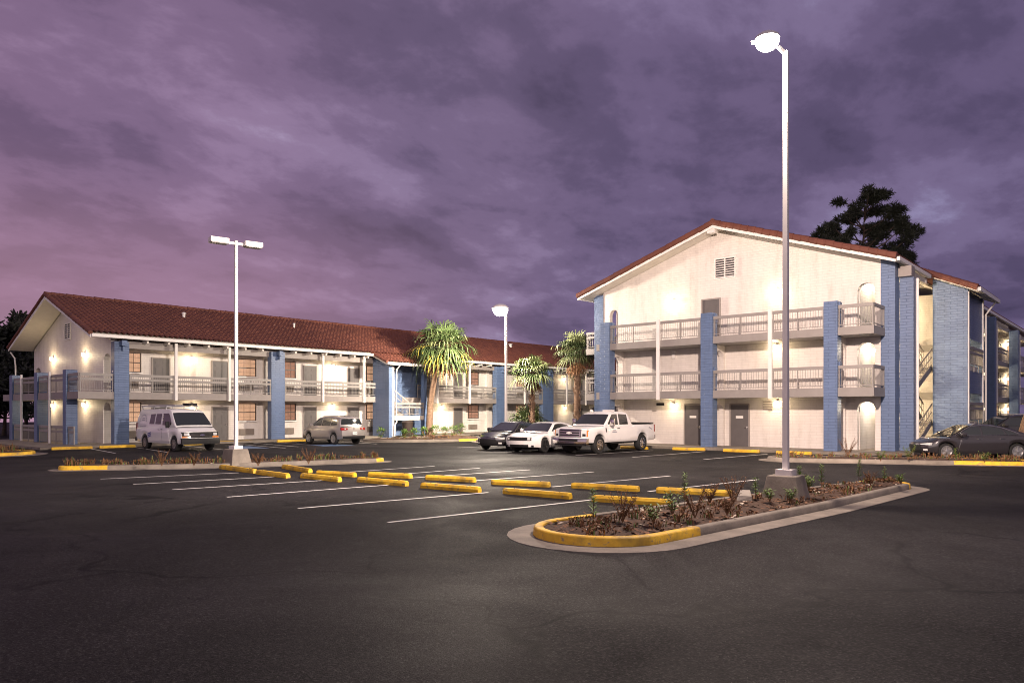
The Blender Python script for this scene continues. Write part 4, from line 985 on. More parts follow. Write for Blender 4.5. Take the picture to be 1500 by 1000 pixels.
# weeds: each clear plant is a thing
def weed(loc, h, seed, kind):
    rnd = random.Random(seed); b = MB(); stems = 1 if kind == 'tall' else (7 if kind == 'bush' else 13)
    for s_ in range(stems):
        a = rnd.random() * 6.28; sp = .03 if kind == 'tall' else h * .5; hh = h * rnd.uniform(.75, 1.05)
        top = Vector((math.cos(a) * sp, math.sin(a) * sp, hh)); b.tube([(0, 0, -.03), top * .5 + Vector((0, 0, hh * .06)), top], [.006, .0045, .002], 5, 1)
        nl = int(hh * (110 if kind == 'tall' else 50))
        for k in range(nl):
            f = .15 + .85 * k / nl; o = top * f; aa = k * 2.4 + rnd.gauss(0, .3); l = rnd.uniform(.08, .135) * (1.15 - .4 * f) * (1.0 if kind != 'dry' else .6)
            d = Vector((math.cos(aa), math.sin(aa), rnd.uniform(.1, .8))).normalized() * l; s = Vector((-math.sin(aa), math.cos(aa), 0)) * l * .17; m = o + d * .55 + Vector((0, 0, .006))
            b.add([o, m + s, o + d, m - s], [(0, 1, 2, 3)], 0)
    o = b.build('weed_plant', ['dry' if kind == 'dry' else 'weed', 'dry'], loc=loc, fixn=False); return o
def gp(px, py, zz=.22):
    d = 1083 * (2 - zz) / (py - 602); return (FWD * d + RGT * (px - 750) / 1083 * d) + Vector((0, 0, zz))
WK = 1.25
W1 = [(870, 762, .42, 'tall', 'leafy green weed at the yellow nose of the nearest bed'), (912, 762, .38, 'dry', 'upright reddish dead weed near the nose of the nearest bed'), (957, 764, .22, 'bush', 'low green tuft near the front kerb of the nearest bed'),
      (1003, 742, .52, 'tall', 'tallest leafy weed in front of the yellow wheel stops in the nearest bed'), (1018, 756, .40, 'dry', 'rusty dead shrub in the middle of the nearest bed'), (1040, 735, .30, 'dry', 'dead brown weed left of a darker dead one in the nearest bed'),
      (1074, 736, .42, 'dry', 'dark dead weed upright left of the concrete pedestal'), (1065, 752, .24, 'dry', 'low dead tuft near the kerb left of the pedestal'), (1107, 729, .42, 'tall', 'green leafy weed just left of the concrete pedestal'),
      (1128, 733, .20, 'bush', 'small bright weed at the foot of the concrete pedestal'), (1158, 733, .20, 'bush', 'bushy weed in front of the concrete pedestal'), (1172, 708, .38, 'tall', 'leafy weed right behind the concrete pedestal'),
      (1184, 716, .26, 'bush', 'yellowish weed just right of the pedestal'), (1203, 711, .40, 'tall', 'slim green weed second right of the pedestal'), (1258, 703, .55, 'tall', 'tall green weed towards the far end of the nearest bed'), (1275, 709, .26, 'dry', 'tangled dead weed near the far end of the nearest bed'), (1295, 704, .30, 'tall', 'thin weed close to the far yellow kerb of the nearest bed'),
      (1320, 708, .18, 'bush', 'small tuft beside the far yellow kerb end of the nearest bed'), (985, 752, .28, 'bush', 'green tuft right under the nearest yellow wheel stop')]
for k, (px, py, h, kd, lb) in enumerate(W1): tag(weed(gp(px, py), h * WK, 40 + k, kd), lb, 'weed', 'weeds in the nearest bed')
W3 = [(1242, 667, .75, 'dry', 'tall dead weed below the arch of the right building'), (1400, 676, .55, 'tall', 'green weed in front of the charcoal sedan door'), (1330, 672, .5, 'bush', 'leafy weed in front of the charcoal sedan bumper'), (1442, 676, .35, 'bush', 'small weed before the rear wheel of the charcoal sedan'), (1290, 674, .35, 'bush', 'low weed at the corner pillar of the right building')]
for k, (px, py, h, kd, lb) in enumerate(W3): tag(weed(gp(px, py, .2), h, 80 + k, kd), lb, 'weed', 'weeds in the right bed')
for k, (px, py, h, kd, lb) in enumerate([(237, 681, .5, 'dry', 'tallest dead clump in the narrow bed, left of the twin-head pole'), (284, 681, .42, 'dry', 'thin dead weed standing just left of the twin-head pole'), (378, 681, .4, 'dry', 'dead tuft just right of the twin-head pole'), (452, 678, .5, 'dry', 'bushy dead tuft near the right end of the narrow bed')]):
    tag(weed(gp(px, py, .2), h, 90 + k, kd), lb, 'weed', 'dead weeds in the narrow bed')
# planted shrubs under the tall palm
def shrub(loc, r, seed, label):
    rnd = random.Random(seed); b = MB()
    for _ in range(10): a = rnd.random() * 6.28; b.tube([(0, 0, 0), (math.cos(a) * r * .5, math.sin(a) * r * .5, r)], [.012, .005], 4, 1)
    for _ in range(240):
        v = Vector((rnd.gauss(0, 1), rnd.gauss(0, 1), rnd.gauss(0, 1))).normalized() * r * rnd.uniform(.55, 1.0) * rnd.uniform(.8, 1.1); o = Vector((v.x, v.y, r + v.z * .9)); d = (v.normalized() + Vector((rnd.gauss(0, .5), rnd.gauss(0, .5), .5))).normalized() * .13; s = d.cross(Vector((0, 0, 1))).normalized() * .035
        b.add([o, o + d * .5 + s, o + d, o + d * .5 - s], [(0, 1, 2, 3)], 0)
    tag(b.build('shrub', ['weed', 'dry'], loc=loc, fixn=False), label, 'shrub', 'shrubs under the tallest palm')
for k, (px, py, r, lb) in enumerate([(558, 641, .38, 'clipped shrub at the foot of the stair tower wall'), (607, 640, .34, 'first small shrub right of the brown bin'), (621, 638, .34, 'small shrub touching the tall palm trunk on its left'), (637, 638, .42, 'small shrub right in front of the tall palm trunk'), (651, 638, .36, 'small shrub just right of the tall palm trunk'), (664, 638, .40, 'shrub left of the last one in the palm bed'), (675, 636, .46, 'last and tallest shrub of the row in the palm bed'), (592, 641, .3, 'low shrub in front of the brown bin')]):
    shrub(gp(px, py, .16), r, 60 + k, lb)
# brown bin by the stairs
t = thing('trash_bin', 'round-shouldered brown bin beneath the stair landing of the left building', 'bin', (36.3, 42.2, .13))
b = MB(); b.lathe([(.33, 0), (.36, .05), (.40, .95), (.42, 1.0)], 20); b.build('bin_body', 'trash', t, smooth=40)
b = MB(); b.lathe([(.43, 1.0), (.43, 1.06), (.34, 1.14), (.1, 1.17)], 20); b.build('lid', 'trash', t, smooth=40)
# rocks and concrete scrap by the pedestal
b = MB(); b.add([(-.35, -.12, 0), (.32, -.16, 0), (.36, .14, 0), (-.3, .17, 0), (-.31, -.1, .12), (.27, -.12, .16), (.3, .1, .15), (-.26, .13, .11)], [(3, 2, 1, 0), (4, 5, 6, 7), (0, 1, 5, 4), (1, 2, 6, 5), (2, 3, 7, 6), (3, 0, 4, 7)])
o = b.build('stone_slab', 'concrete', loc=(14.75, 6.5, .17)); o.rotation_euler = (.05, -.05, .5); tag(o, 'broken concrete slab lying left of the lamp pedestal', 'stone')
# overhead wire far right
b = MB(); b.tube([(60 + 3 * k, -4 - 2 * k, 14.6 + .02 * (k - 4) ** 2) for k in range(9)], .02, 5); tag(b.build('power_line', 'dark'), 'thin overhead wire in the sky at the right edge', 'cable')

# ------------------------------------------------------------------ vehicles
def interp(tab, x):
    if x <= tab[0][0]: return tab[0][1]
    for (a, p), (c, q) in zip(tab, tab[1:]):
        if x <= c: return p + (q - p) * (x - a) / (c - a)
    return tab[-1][1]
def sm(t): t = max(0, min(1, t)); return t * t * (3 - 2 * t)
def smtab(tab, x, r=.06): return (interp(tab, x - r) + 2 * interp(tab, x) + interp(tab, x + r)) / 4
class Car:
    def __init__(s, name, label, cat, loc, heading, P):
        s.P = P; s.t = thing(name, label, cat, loc, heading); s.L = P['L'] / 2; s.w = P['w']
        s.kf, s.kr = P.get('kf', .3), P.get('kr', .2)
        s.belt = P['belt']; s.body(); s.cabin()
    # deformation of nose and tail (plan curve and side lean)
    def D(s, p):
        x, y, z = p; P = s.P
        f = sm((x - (s.L - .8)) / .8); r = sm((-x - (s.L - .7)) / .7)
        x2 = x - f * (s.kf * (y / s.w) ** 2 + interp(P['nose'], z)) + r * (s.kr * (y / s.w) ** 2 + interp(P['tail'], z))
        return (x2, y, z)
    def W(s, x):
        e = s.P.get('taper', .10); t = max(0, (abs(x) - (s.L - 1.1)) / 1.1); return s.w * (1 - e * t * t)
    def zb(s, x):
        P = s.P; z = P['sill'] + P.get('rise', .1) * max(0, (abs(x) - (s.L - .8)) / .8) ** 1.5
        for ax in P['axles']:
            q = P['Ra'] ** 2 - (x - ax) ** 2
            if q > 0: z = max(z, P['R'] + math.sqrt(q))
        return z
    def prof(s, x):
        zt = smtab(s.P['top'], x); zb = min(s.zb(x), zt - .12); w = s.W(x); h = zt - zb; sh = s.P.get('shoulder', .12)
        return [(w * .80, zb), (w * .955, zb), (w * .985, zb + .035), (w * .995, zb + min(.22, h * .35)), (w, max(zb + min(.22, h * .35) + .02, zt - sh * 2.3)), (w * .985, zt - sh), (w * .95, zt - sh * .35), (w * .86, zt - .012), (w * .5, zt + .006), (0, zt + .014)]
    def side_y(s, x, z):
        pr = s.prof(x)
        for (y0, z0), (y1, z1) in zip(pr[1:7], pr[2:8]):
            if z0 <= z <= z1 + 1e-6: return y0 + (y1 - y0) * (z - z0) / max(1e-6, z1 - z0)
        return pr[2][0] if z < pr[2][1] else pr[6][0]
    def cab_y(s, x, z):
        P = s.P; zr = P['roofz']; t = max(0, min(1, (z - s.belt) / (zr - s.belt))); return min(s.W(x) * .95, P.get('wb', s.w * .94) + (P['wr'] - P.get('wb', s.w * .94)) * (t ** 1.25))
    def body(s):
        P = s.P; n = int(P['L'] / .05); xs = [-s.L + P['L'] * i / n for i in range(n + 1)]
        rows = []
        for x in xs:
            h = s.prof(x); rows.append([(x, -y, z) for y, z in h] + [(x, y, z) for y, z in reversed(h[:-1])])
        m = len(rows[0]); b = MB(); pts = [s.D(p) for r in rows for p in r]; fs = []
        for i in range(n):
            for k in range(m - 1): fs.append((i * m + k, (i + 1) * m + k, (i + 1) * m + k + 1, i * m + k + 1))
            fs.append((i * m + m - 1, (i + 1) * m + m - 1, (i + 1) * m, i * m))
        b.add(pts, fs)
        for x, h in ((xs[0], s.prof(xs[0])), (xs[-1], s.prof(xs[-1]))):     # end caps as grids so they can curve
            q = 8; pts = []
            for y, z in h: pts += [s.D((x, y * (2 * j / q - 1), z)) for j in range(q + 1)]
            fs = [(k * (q + 1) + j, k * (q + 1) + j + 1, (k + 1) * (q + 1) + j + 1, (k + 1) * (q + 1) + j) for k in range(len(h) - 1) for j in range(q)]
            b.add(pts, fs)
        s.bodyo = weld(b.build('body', P['paint'], s.t, smooth=180), .004)
        for p in s.bodyo.data.polygons: p.use_smooth = True
        s.bodyo.data.set_sharp_from_angle(angle=R(38))
    def cabin(s):
        P = s.P; c = P['cab']; x0, x1 = c[0][0], c[-1][0]; n = int((x1 - x0) / .05); b = MB(); pts = []; m = 0
        for i in range(n + 1):
            x = x0 + (x1 - x0) * i / n; zr = smtab(c, x, .05); zl = smtab(P['top'], x) - .05; zr = max(zr, zl + .03); ys = []
            for t in (0, .3, .6, .85): z = zl + (zr - .03 - zl) * t; ys.append((s.cab_y(x, z), z))
            ye = s.cab_y(x, zr); ys += [(ye - .015, zr - .02), (ye - .06, zr - .002), (ye * .6, zr + .012), (0, zr + .018)]
            row = [s.D((x, -y, z)) for y, z in ys] + [s.D((x, y, z)) for y, z in reversed(ys[:-1])]; m = len(row); pts += row
        fs = [(i * m + k, (i + 1) * m + k, (i + 1) * m + k + 1, i * m + k + 1) for i in range(n) for k in range(m - 1)]
        b.add(pts, fs); b.build('roof', P['paint'], s.t, smooth=40)
    def top_glass(s, name, xa, xb, n=8, inset=.09, off=.014, mat='carglass'):
        b = MB(); c = s.P['cab']; pts = []; q = 8
        for i in range(n + 1):
            x = xa + (xb - xa) * i / n; zr = smtab(c, x, .05); ye = s.cab_y(x, zr) - inset
            sl = (interp(c, x + .02) - interp(c, x - .02)) / .04; l = math.hypot(1, sl); nx, nz = -sl / l, 1 / l
            for j in range(q + 1):
                f = 2 * j / q - 1; zz = zr + .018 - .006 * abs(f) - (.012 if abs(f) > .95 else 0); p = s.D((x, ye * f, zz)); pts.append((p[0] + nx * off, p[1], p[2] + nz * off))
        b.add(pts, [(i * (q + 1) + j, (i + 1) * (q + 1) + j, (i + 1) * (q + 1) + j + 1, i * (q + 1) + j + 1) for i in range(n) for j in range(q)])
        return b.build(name, mat, s.t, smooth=180)
    def side_patch(s, name, poly, side, mat, cab=True, off=.008, n=14, m=4, parent=None):
        """convex polygon in (x,z) laid on the flank"""
        xs = [p[0] for p in poly]; a, c = min(xs), max(xs); b = MB(); pts = []
        def env(x):
            zs = []
            for (x0, z0), (x1, z1) in zip(poly, poly[1:] + poly[:1]):
                if min(x0, x1) - 1e-9 <= x <= max(x0, x1) + 1e-9:
                    if abs(x1 - x0) < 1e-9: zs += [z0, z1]
                    else: zs.append(z0 + (z1 - z0) * (x - x0) / (x1 - x0))
            return min(zs), max(zs)
        for i in range(n + 1):
            x = a + (c - a) * i / n; lo, hi = env(x)
            for j in range(m + 1):
                z = lo + (hi - lo) * j / m; y = (s.cab_y(x, z) if cab else s.side_y(x, z)) + off; pts.append(s.D((x, y * side, z)))
        b.add(pts, [(i * (m + 1) + j, (i + 1) * (m + 1) + j, (i + 1) * (m + 1) + j + 1, i * (m + 1) + j + 1) for i in range(n) for j in range(m)])
        return b.build(name, mat, parent or s.t, smooth=180)
    def end_patch(s, name, y0, y1, z0, z1, mat, end=1, th=.02, q=8, m=3, inx=0, shape=None, parent=None):
        """panel on the nose (end=1) or tail (-1), with thickness; shape(u)->(lo,hi) trims z along y"""
        b = MB(); A, B = [], []
        for j in range(q + 1):
            u = j / q; y = y0 + (y1 - y0) * u; lo, hi = (z0, z1) if shape is None else shape(u)
            for k in range(m + 1):
                z = lo + (hi - lo) * k / m; yw = y
                A.append(s.D((end * (s.L + th - inx), yw, z))); B.append(s.D((end * (s.L - .06), yw, z)))
        N_ = len(A); g = lambda j, k: j * (m + 1) + k; fs = []
        for j in range(q):
            for k in range(m): fs.append((g(j, k), g(j + 1, k), g(j + 1, k + 1), g(j, k + 1)))
            fs.append((g(j, 0), g(j + 1, 0), N_ + g(j + 1, 0), N_ + g(j, 0))); fs.append((g(j, m), g(j + 1, m), N_ + g(j + 1, m), N_ + g(j, m)))
        for k in range(m): fs.append((g(0, k), g(0, k + 1), N_ + g(0, k + 1), N_ + g(0, k))); fs.append((g(q, k), g(q, k + 1), N_ + g(q, k + 1), N_ + g(q, k)))
        b.add(A + B, fs); return b.build(name, mat, parent or s.t, smooth=35)
    def wheels(s, spokes=5, rim='alloy', split=False, tw=.115, rr=.66):
        P = s.P; Rr = P['R']; first = None
        for ax in P['axles']:
            for sd in (1, -1):
                y = sd * (s.W(ax) - .02 - tw)
                if first is None:
                    w = MB(); w.lathe([(Rr * rr, -tw), (Rr * .93, -tw), (Rr * .985, -tw * .75), (Rr, -tw * .5), (Rr, tw * .5), (Rr * .985, tw * .75), (Rr * .93, tw), (Rr * rr, tw), (Rr * rr * .97, tw * .3)], 36, 'y')
                    o = w.build('wheel', 'black', s.t, smooth=40)
                    d = MB(); q = Rr * rr
                    d.lathe([(q * .985, tw * .3), (q * .985, tw * .98), (q * .90, tw * .98), (q * .87, tw * .55)], 36, 'y')
                    for k in range(spokes):
                        for da in ((-.13, .13) if split else (0,)):
                            a = 2 * math.pi * k / spokes + .3 + da; e = Vector((math.cos(a), 0, math.sin(a))); d.bar(e * q * .1 + Vector((0, tw * .85, 0)), e * q * .92 + Vector((0, tw * .80, 0)), .02 if False else q * (.13 if split else .24), .03)
                    d.lathe([(q * .26, tw * .5), (q * .26, tw * .95), (q * .12, tw * 1.02)], 14, 'y')
                    d.build('rim', rim, o, smooth=40)
                    k_ = MB(); k_.lathe([(q * .96, tw * .25), (q * .96, tw * .31)], 24, 'y'); k_.build('brake_disc', 'dark', o)
                    first = o
                else: o = dup(first, s.t)
                o.location = (ax, y, Rr); o.rotation_euler = (0, 0, 0 if sd > 0 else math.pi)
    def mirror(s, x, z, mat, size=(.10, .13, .09), arm=.06):
        for sd in (1, -1):
            y = s.cab_y(x, z) + arm; b = MB(); a, c, d = size
            prof = [(-a, .75), (-a * .3, 1), (a * .7, .9), (a, .45)]; pts = []
            for px, k in prof: pts += [(x + px, sd * (y + c * (1 + k * u)), z + d * k * v) for u, v in ((-.9, -1), (.9, -1), (1, 0), (.9, 1), (-.9, 1), (-1, 0))]
            n = 6; fs = [tuple(range(n)), tuple(range(3 * n, 4 * n))] + [(i * n + k, (i + 1) * n + k, (i + 1) * n + (k + 1) % n, i * n + (k + 1) % n) for i in range(3) for k in range(n)]
            b.add(pts, fs); b.bar((x, sd * (y - arm - .02), z - d * .4), (x, sd * (y + .05), z - d * .4), .06, .04); b.build('mirror', mat, s.t, smooth=50)
    def handles(s, spots, mat):
        for x, z in spots:
            for sd in (1, -1):
                y = s.side_y(x, z) + .02; b = MB(); b.bar((x - .09, sd * y, z), (x + .09, sd * y, z), .03, .03); b.build('door_handle', mat, s.t)
    def plate(s, end, y, z, marks=True):
        w, h = .155, .077; o = s.end_patch('license_plate', y - w, y + w, z - h, z + h, 'plate', end, .045, 2, 1)
        if marks:
            for k in range(6): s.end_patch('plate_lettering', y - w * .75 + k * w * .26, y - w * .75 + k * w * .26 + w * .16, z - h * .45, z + h * .35, 'ink', end, .048, 1, 1, parent=o) if k != 3 else None
    def doors(s, polys, paint):
        for pl in polys:
            for sd in (1, -1): s.side_patch('door', pl, sd, paint, False, .006, 10, 5)
    def windows(s, polys, mat='carglass', name='side_window'):
        for pl in polys:
            for sd in (1, -1): s.side_patch(name, pl, sd, mat)
    def badge(s, pts, end, y, z, mat, th=.05):
        b = MB(); P = [s.D((end * (s.L + th), y + u, z + v)) for u, v in pts]; Q = [s.D((end * (s.L), y + u, z + v)) for u, v in pts]; n = len(pts)
        b.add(P + Q, [tuple(range(n))] + [(i, (i + 1) % n, n + (i + 1) % n, n + i) for i in range(n)]); return b.build('emblem', mat, s.t)
# white work van -------------------------------------------------------
VAN = dict(L=5.65, w=1.0, sill=.36, rise=.05, R=.37, Ra=.43, axles=(-1.62, 1.80), belt=1.22, roofz=2.10, wr=.80, wb=.96, paint='carwhite', kf=.22, kr=.08, taper=.05, shoulder=.10,
           top=[(-2.83, 1.18), (1.2, 1.22), (1.95, 1.20), (2.45, 1.12), (2.83, .98)], cab=[(-2.83, 1.2), (-2.74, 2.02), (-2.55, 2.09), (0, 2.12), (.95, 2.08), (1.2, 1.98), (2.02, 1.20)],
           nose=[(.4, .0), (.62, .0), (.66, .05), (1.0, .10), (1.15, .2)], tail=[(.4, 0), (1.2, 0), (2.1, .12)])
v = Car('work_van', 'white work van with ladder rack and side lettering parked nose out', 'van', (17.55, 38.75, 0), R(-90), VAN)
v.top_glass('windshield', 1.28, 1.94, inset=.05)
v.windows([[(.40, 1.30), (.38, 1.88), (1.00, 1.90), (1.22, 1.72), (1.48, 1.38), (1.42, 1.30)]]); v.windows([[(-.38, 1.34), (-.38, 1.86), (.22, 1.87), (.26, 1.34)], [(-1.10, 1.34), (-1.06, 1.84), (-.52, 1.86), (-.52, 1.34)]])
v.doors([[(.36, .5), (.34, 1.2), (1.30, 1.2), (1.34, .5)], [(-1.2, .48), (-1.2, 1.2), (.28, 1.2), (.28, .48)]], 'carwhite'); v.handles([(.48, 1.08), (.14, 1.06)], 'chrome')
v.wheels(8, 'alloy', False, .12, .62); v.mirror(1.28, 1.32, 'dark', (.07, .09, .16), .03)
v.end_patch('grille', -.93, .93, .665, .965, 'dark', 1, .025)
for k in range(3): v.end_patch('grille_bar', -.55, .55, .74 + k * .07, .755 + k * .07, 'trash', 1, .04)
for sd in (-1, 1):
    v.end_patch('headlight', sd * .62, sd * .84, .79, .92, 'headlamp', 1, .045); v.end_patch('turn_signal', sd * .56, sd * .93, .68, .76, 'amber', 1, .045); v.end_patch('taillight', sd * .82, sd * .95, .8, 1.4, 'tail', -1, .02)
v.end_patch('bumper', -.97, .97, .36, .66, 'dark', 1, .07); v.end_patch('bumper', -.97, .97, .42, .62, 'dark', -1, .07)
v.plate(1, .12, .50, False)
v.badge([(-.13, -.025), (-.05, -.025), (-.05, -.045), (.05, -.045), (.05, -.025), (.13, -.025), (.11, .03), (.05, .03), (.05, .048), (-.05, .048), (-.05, .03), (-.11, .03)], 1, 0, .815, 'chrome', .055)
for k, (x0, x1, z) in enumerate([(-2.35, -1.45, 1.28), (-2.3, -1.5, 1.20), (-2.2, -1.6, 1.13)]): v.side_patch('lettering', [(x0, z), (x1, z), (x1, z + .03), (x0, z + .03)], -1, 'ink', z > 1.22, .010, 8, 1)
for k in range(9):     # arched lettering band on the rear flank
    a0, a1 = math.pi * (k + .1) / 9, math.pi * (k + .8) / 9; f = lambda a, r: (-1.9 - math.cos(a) * r * 1.05, 1.42 + math.sin(a) * r)
    v.side_patch('lettering', [f(a0, .36), f(a1, .36), f(a1, .42), f(a0, .42)], -1, 'ink', True, .010, 4, 1)
for k in range(2): v.side_patch('lettering', [(-2.1 + k * .05, 1.50 + k * .1), (-1.7 - k * .05, 1.50 + k * .1), (-1.7 - k * .05, 1.55 + k * .1), (-2.1 + k * .05, 1.55 + k * .1)], -1, 'ink', True, .010, 4, 1)
for k in range(3): v.side_patch('logo_patch', [(-1.18, .62 + k * .085), (-.80, .70 + k * .085), (-.80, .76 + k * .085), (-1.18, .68 + k * .085)], -1, 'blueink', False, .012, 4, 1)
b = MB()
for x in (-2.3, -.9, .5):
    b.bar((x, -.80, 2.24), (x, .80, 2.24), .05, .05)
    for sd in (-1, 1): b.bar((x, sd * .76, 2.02), (x, sd * .80, 2.26), .04, .04)
for sd in (-1, 1): b.bar((-2.4, sd * .80, 2.27), (.65, sd * .80, 2.27), .04, .04)
b.build('ladder_rack', 'steel', v.t)
b = MB()
for sd in (-.2, .2): b.bar((-2.3, -.3 + sd, 2.30), (.9, -.3 + sd, 2.30), .035, .07)
for k in range(10): b.bar((-2.15 + k * .32, -.5, 2.30), (-2.15 + k * .32, -.1, 2.30), .03, .03)
tag(b.build('ladder', 'steel', loc=None), 'aluminium ladder lying on the rack of the white van', 'ladder'); lad = bpy.context.scene.objects['ladder']; lad.location = v.t.location; lad.rotation_euler = v.t.rotation_euler
b = MB(); b.box(.2, .95, .2, .62, 2.29, 2.42); b.box(-.5, .1, .1, .3, 2.27, 2.33); o = b.build('roof_box', 'dark', v.t)
# white pickup ---------------------------------------------------------
TRK = dict(L=6.15, w=1.0, sill=.52, rise=.02, R=.42, Ra=.52, axles=(-1.85, 1.95), belt=1.32, roofz=1.98, wr=.76, wb=.93, paint='carwhite', kf=.16, kr=.04, taper=.04, shoulder=.11,
           top=[(-3.08, 1.36), (-1.02, 1.36), (-.95, 1.30), (1.35, 1.30), (1.7, 1.32), (2.6, 1.27), (3.08, 1.20)], cab=[(-.98, 1.3), (-.90, 1.36), (-.72, 1.90), (-.5, 1.97), (.2, 1.99), (.62, 1.94), (.85, 1.86), (1.55, 1.30)],
           nose=[(.5, .0), (.72, .0), (.75, .06), (1.1, .08), (1.25, .14)], tail=[(.5, 0), (1.4, 0)])
p = Car('pickup_truck', 'white extended-cab pickup with chrome grille backed in by the gable', 'pickup truck', (30.75, 20.75, 0), R(180), TRK)
p.top_glass('windshield', .88, 1.48, inset=.05); p.top_glass('rear_window', -.86, -.74, 3, .15)
p.windows([[(.30, 1.36), (.28, 1.86), (.72, 1.86), (.84, 1.76), (1.20, 1.44), (1.20, 1.36)], [(-.55, 1.36), (-.55, 1.84), (.20, 1.87), (.22, 1.36)]])
p.doors([[(.26, .62), (.26, 1.3), (1.22, 1.3), (1.26, .62)], [(-.62, .62), (-.62, 1.3), (.2, 1.3), (.2, .62)]], 'carwhite'); p.handles([(.40, 1.18)], 'dark')
p.wheels(8, 'chrome', False, .14, .60); p.mirror(1.1, 1.46, 'chrome', (.08, .12, .17), .10)
p.end_patch('bumper', -.98, .98, .50, .74, 'chrome', 1, .12); p.end_patch('air_dam', -.85, .85, .40, .50, 'dark', 1, .05); p.end_patch('bumper_opening', -.55, .55, .60, .71, 'dark', 1, .125); p.end_patch('bumper', -.95, .95, .58, .78, 'chrome', -1, .12)
p.end_patch('grille', -.62, .62, .80, 1.16, 'dark', 1, .04)
for z in (.81, .92, 1.03, 1.13): p.end_patch('grille_bar', -.60, .60, z, z + .045, 'chrome', 1, .065)
for y in (-.62, .56): p.end_patch('grille_bar', y, y + .06, .80, 1.16, 'chrome', 1, .07)
for sd in (-1, 1):
    p.end_patch('headlight', sd * .64, sd * .93, .80, 1.14, 'headlamp', 1, .045); p.end_patch('headlight_bezel', sd * .70, sd * .86, .84, .95, 'dark', 1, .048); p.end_patch('turn_signal', sd * .90, sd * .95, .82, 1.12, 'amber', 1, .048)
    p.end_patch('taillight', sd * .84, sd * .97, .95, 1.32, 'tail', -1, .03)
p.badge([(-.14, -.03), (-.05, -.03), (-.05, -.05), (.05, -.05), (.05, -.03), (.14, -.03), (.12, .035), (.05, .035), (.05, .055), (-.05, .055), (-.05, .035), (-.12, .035)], 1, 0, .99, 'fixture', .09)
b = MB(); b.box(-2.95, -1.05, -.80, .80, 1.372, 1.385); b.build('bed_cover', 'dark', p.t)
b = MB()
for sd in (-1, 1): b.box(-3.0, -1.04, sd * .86 - .06, sd * .86 + .06, 1.368, 1.42)
b.box(-3.04, -2.95, -.9, .9, 1.37, 1.42); b.build('bed_rail', 'dark', p.t)
b = MB(); b.box(-.05, .95, .84, .98, .44, .50); b.box(-.05, .95, -.98, -.84, .44, .50); b.box(-.9, -.1, .84, .98, .44, .50); b.build('running_board', 'dark', p.t)
MB().box(-2.9, 2.5, -.55, .55, .42, .60).build('chassis', 'dark', p.t)
b = MB(); b.lathe([(.09, 1.98), (.09, 2.06), (.03, 2.10)], 12, c=(.75, -.35, -.02)); b.build('roof_beacon', 'fixture', p.t); b = MB(); b.box(.0, .3, .0, .5, 2.0, 2.06); b.build('roof_light', 'fixture', p.t)
p.side_patch('lettering', [(.55, .98), (.95, .98), (.95, 1.03), (.55, 1.03)], 1, 'ink', False, .012, 4, 1); p.side_patch('lettering', [(.62, 1.06), (.88, 1.06), (.88, 1.10), (.62, 1.10)], 1, 'ink', False, .012, 4, 1)
p.side_patch('badge', [(1.42, .98), (1.42, 1.2), (1.50, 1.22), (1.50, 1.04)], 1, 'dark', False, .012, 3, 2); p.side_patch('lettering', [(-2.75, 1.05), (-2.45, 1.16), (-2.45, 1.22), (-2.75, 1.11)], 1, 'ink', False, .012, 4, 1)
# white coupe ----------------------------------------------------------
CP = dict(L=5.0, w=.96, sill=.24, rise=.05, R=.35, Ra=.40, axles=(-1.46, 1.49), belt=.96, roofz=1.45, wr=.62, wb=.86, paint='carwhite', kf=.28, kr=.2, taper=.09, shoulder=.11,
          top=[(-2.5, 1.0), (-1.6, 1.04), (-.6, .98), (1.0, .97), (1.9, .92), (2.3, .86), (2.5, .80)], cab=[(-1.95, 1.0), (-1.0, 1.36), (-.5, 1.44), (.1, 1.45), (.4, 1.40), (1.15, .96)],
          nose=[(.2, .12), (.3, .06), (.6, .0), (.75, .02), (.85, .14)], tail=[(.2, .1), (.5, 0), (.8, 0), (1, .1)])
c = Car('muscle_coupe', 'white two-door coupe with a full-width dark grille between two other vehicles', 'car', (29.35, 23.35, 0), R(183), CP)
c.top_glass('windshield', .42, 1.08, inset=.06); c.top_glass('rear_window', -1.75, -.85, inset=.1)
c.windows([[(-.95, 1.02), (-.75, 1.30), (-.2, 1.39), (.35, 1.36), (.85, 1.02)]]); c.doors([[(-.75, .36), (-.8, .92), (.72, .92), (.80, .36)]], 'carwhite'); c.handles([(-.55, .82)], 'carwhite')
c.wheels(5, 'darkalloy', True, .125, .72); c.mirror(.72, 1.0, 'carwhite')
c.end_patch('grille', -.72, .72, .60, .755, 'dark', 1, .02); c.end_patch('lower_intake', -.55, .55, .27, .40, 'dark', 1, .02)
for sd in (-1, 1): c.end_patch('headlight', sd * .55, sd * .68, .63, .73, 'headlamp', 1, .03); c.end_patch('fog_light', sd * .70, sd * .80, .30, .38, 'dark', 1, .02); c.end_patch('taillight', sd * .2, sd * .8, .72, .86, 'tail', -1, .02)
for y in (-.32, .32): b = MB(); b.box(1.35, 1.75, y - .10, y + .10, .93, .975); o = b.build('hood_scoop', 'dark', c.t)
